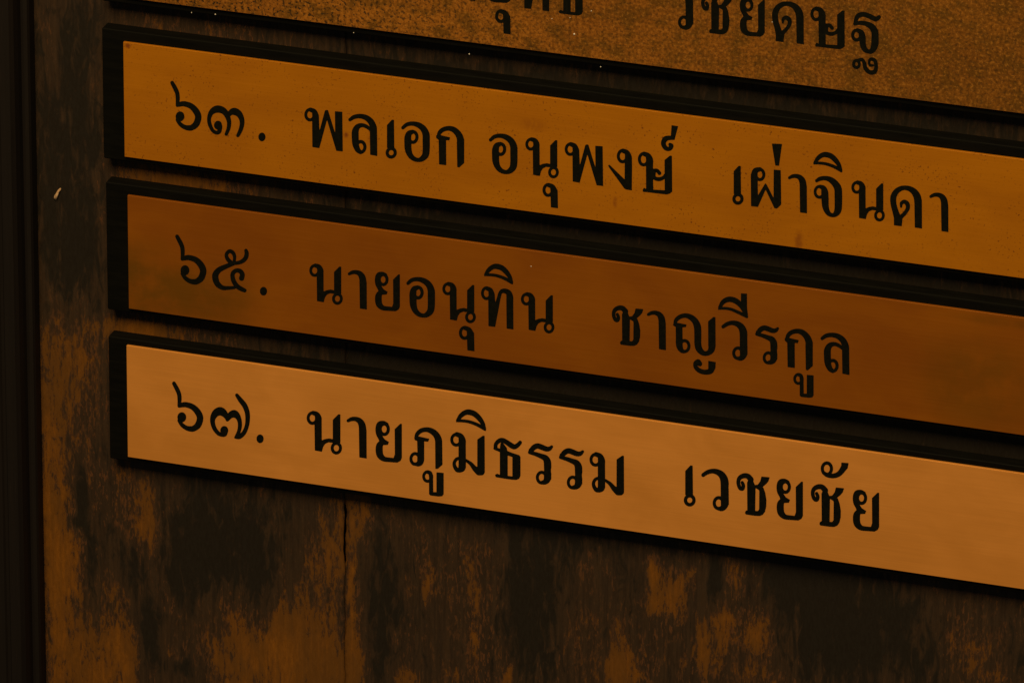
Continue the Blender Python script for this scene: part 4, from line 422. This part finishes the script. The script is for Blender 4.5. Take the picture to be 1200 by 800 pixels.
# ---------------------------------------------------------------- nameplates
def glyph_mesh(loops, tries=6):
    """tessellate one character (outlines and holes, mm) into a thin solid; retry with a hair of jitter if the fill fails"""
    want = abs(sum(sum(p[i][0] * p[(i + 1) % len(p)][1] - p[(i + 1) % len(p)][0] * p[i][1] for i in range(len(p))) for p in loops) / 2)
    for t in range(tries):
        rnd = random.Random(t); e = 0.004 * t
        cu = bpy.data.curves.new("glyph", 'CURVE'); cu.dimensions = '2D'; cu.fill_mode = 'BOTH'; cu.extrude = 0.09
        for p in loops:
            sp = cu.splines.new('POLY'); sp.use_cyclic_u = True; sp.points.add(len(p) - 1)
            for q, (x, y) in zip(sp.points, p): q.co = (x + rnd.uniform(-e, e), y + rnd.uniform(-e, e), 0, 1)
        tmp = bpy.data.objects.new("glyph", cu); col.objects.link(tmp)
        me = bpy.data.meshes.new_from_object(tmp.evaluated_get(bpy.context.evaluated_depsgraph_get()))
        bpy.data.objects.remove(tmp); bpy.data.curves.remove(cu)
        got = sum(p.area for p in me.polygons if p.normal.z > 0.9)
        if abs(got - want) < 0.03 * want: break
    return me
def lettering(row, word, name, parent):
    """all characters of one word as one thin raised mesh, holes kept open"""
    bm = bmesh.new()
    for r, w, g, (a, b, c, d, tx, ty) in TEXT:
        if r != row or w != word: continue
        loops = []
        for L in GLYPHS[g]:
            P = [(L[i] / 100, L[i + 1] / 100) for i in range(0, len(L), 2)]
            loops.append([(tx + a * x + b * y, -(ty + c * x + d * y)) for x, y in P])
        cx, cy = loops[0][0]
        me = glyph_mesh([[(x - cx, y - cy) for x, y in l] for l in loops])
        me.transform(Matrix.Translation((cx, cy, 0))); bm.from_mesh(me); bpy.data.meshes.remove(me)
    for v in bm.verts:
        x, y, z = v.co / 1000; v.co = (x, -z - 0.00004, y)
    me = bpy.data.meshes.new(name); bm.to_mesh(me); bm.free()
    for p in me.polygons: p.use_smooth = False
    me.materials.clear()
    return link(name, me, MP, parent)

GRP = "brass nameplates mounted on the honour board"
PLATES = [  # row, plate x0, y0, y1, backing x0, top margin, bottom margin, material, label
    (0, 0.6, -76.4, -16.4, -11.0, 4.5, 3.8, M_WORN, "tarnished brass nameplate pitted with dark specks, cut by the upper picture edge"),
    (1, 0.0, 6.6, 66.25, -11.5, 5.2, 3.1, M_GOLD, "golden brass nameplate numbered 63 in Thai digits, directly under the speckled tarnished plate"),
    (2, 1.2, 86.5, 146.55, -10.6, 4.9, 2.9, M_DARK, "darkest brown nameplate numbered 65 in Thai digits, between the golden and pale plates"),
    (3, -0.3, 166.7, 227.0, -10.4, 3.0, 3.2, M_PALE, "pale clean brass nameplate numbered 67 in Thai digits, lowest on the board"),
]
XR = 640
for row, x0, y0, y1, bx0, tm, bmg, mat, label in PLATES:
    p = empty("nameplate", label, "nameplate", GRP)
    p.location = W(0, y1, ZB)
    bpy.context.view_layer.update()
    parts = [slab("backing_board", bx0, XR + 11, y0 - tm, y1 + bmg, 1.6, ZB - 0.1, 0.9, MB, p)]
    br = slab("brass_sheet", x0, XR, y0, y1, 0.0, 1.55, 0.13, mat, p); parts.append(br)
    words = sorted({w for r, w, *_ in TEXT if r == row})
    for o in parts: o.matrix_parent_inverse = p.matrix_world.inverted()
    bpy.context.view_layer.update()
    for w in words:
        t = lettering(row, w, "numeral" if w == 'n' else "name_lettering", br)
        t.matrix_parent_inverse = br.matrix_world.inverted()

# ---------------------------------------------------------------- small things stuck on the board
def pebble(name, X, Y, Z, s, sx, sz, seed, mat, sub=2):
    rnd = random.Random(seed); bm = bmesh.new(); bmesh.ops.create_icosphere(bm, subdivisions=sub, radius=1)
    for v in bm.verts:
        k = 1 + rnd.uniform(-0.28, 0.28); v.co = Vector((v.co.x * sx * k, v.co.y * 0.6 * k, v.co.z * sz * k)) * s / 1000
    me = bpy.data.meshes.new(name); bm.to_mesh(me); bm.free()
    o = link(name, me, mat); o.location = W(X, Y, Z - 0.3 * s); o.rotation_euler = (0, rnd.uniform(0, 3), 0)
    return o
kd = Mat("white_dust"); kd.set("Base Color", kd.mix(kd.noise((4000, 4000, 4000)), (0.55, 0.50, 0.42), (0.8, 0.76, 0.68))); kd.set("Roughness", 0.9)
SPECK_LABELS = [
    "brightest white dust speck, on the speckled top plate below the lettering",
    "faint dust speck on the top plate close under the foot of a letter",
    "faint dust speck on the top plate left of the brightest speck",
    "small dust speck on the top plate right of the first word",
    "upper of two close dust specks, left end of the black edge under the top plate",
    "lower of two close dust specks, left end of the black edge under the top plate",
    "dust speck on the black edge under the top plate, right of the close pair",
    "lone dust speck on the black edge above the first word of the golden plate",
    "dust speck on the black edge above the middle of the golden plate",
    "dust speck on the black edge under the end of the top plate's first word",
    "tiny dust speck on the dark brown plate above its first word",
    "faint dust speck on the top plate beside the rounded letter of the second word",
]
for i, (X, Y, Z, s) in enumerate(SPECKS):
    o = pebble("dust_speck", X, Y, Z, 0.5 * s, 1.0, 0.9, i, kd.m, 1)
    o["label"] = SPECK_LABELS[i]; o["category"] = "speck"; o["group"] = "white dust specks on the nameplates and rails"

# curled flake stuck to the bare wood on the left
kf = Mat("pale_flake"); fn = kf.noise((600, 600, 400), (0, 0, 0), 4)
kf.set("Base Color", kf.mix(kf.ramp(fn, 0.35, 0.65), (0.30, 0.17, 0.075), (0.62, 0.42, 0.24))); kf.set("Roughness", 0.8)
bm = bmesh.new(); rnd = random.Random(5); rings = []
path = [(-0.9, 2.6, 0.2, 0.25), (-0.95, 1.8, -0.5, 0.75), (-0.8, 0.8, -0.9, 1.0), (-0.4, -0.3, -0.9, 0.9), (0.15, -1.4, -0.8, 0.8), (0.55, -2.3, -0.6, 0.75), (1.2, -3.3, -0.4, 0.8), (1.7, -4.2, 0.1, 0.3)]
for (px, py, pz, r) in path:
    ring = []
    for q in range(10):
        a = 2 * math.pi * q / 10; rr = r * (1 + rnd.uniform(-0.18, 0.18))
        ring.append(bm.verts.new(W(px + rr * math.cos(a) * 0.9, py + rr * math.sin(a) * 0.25, pz + rr * math.sin(a) * 0.55)))
    rings.append(ring)
for r0, r1 in zip(rings[:-1], rings[1:]):
    for q in range(10): bm.faces.new((r0[q], r0[(q + 1) % 10], r1[(q + 1) % 10], r1[q]))
bm.faces.new(rings[0]); bm.faces.new(rings[-1][::-1]); bmesh.ops.recalc_face_normals(bm, faces=bm.faces)
me = bpy.data.meshes.new("curled_flake"); bm.to_mesh(me); bm.free()
for p_ in me.polygons: p_.use_smooth = True
fl = link("curled_flake", me, kf.m); fl.location = W(FLAKE[0], FLAKE[1], ZB - 0.2)
fl["label"] = "small pale curled flake stuck to the dark wood left of the nameplates"; fl["category"] = "flake"
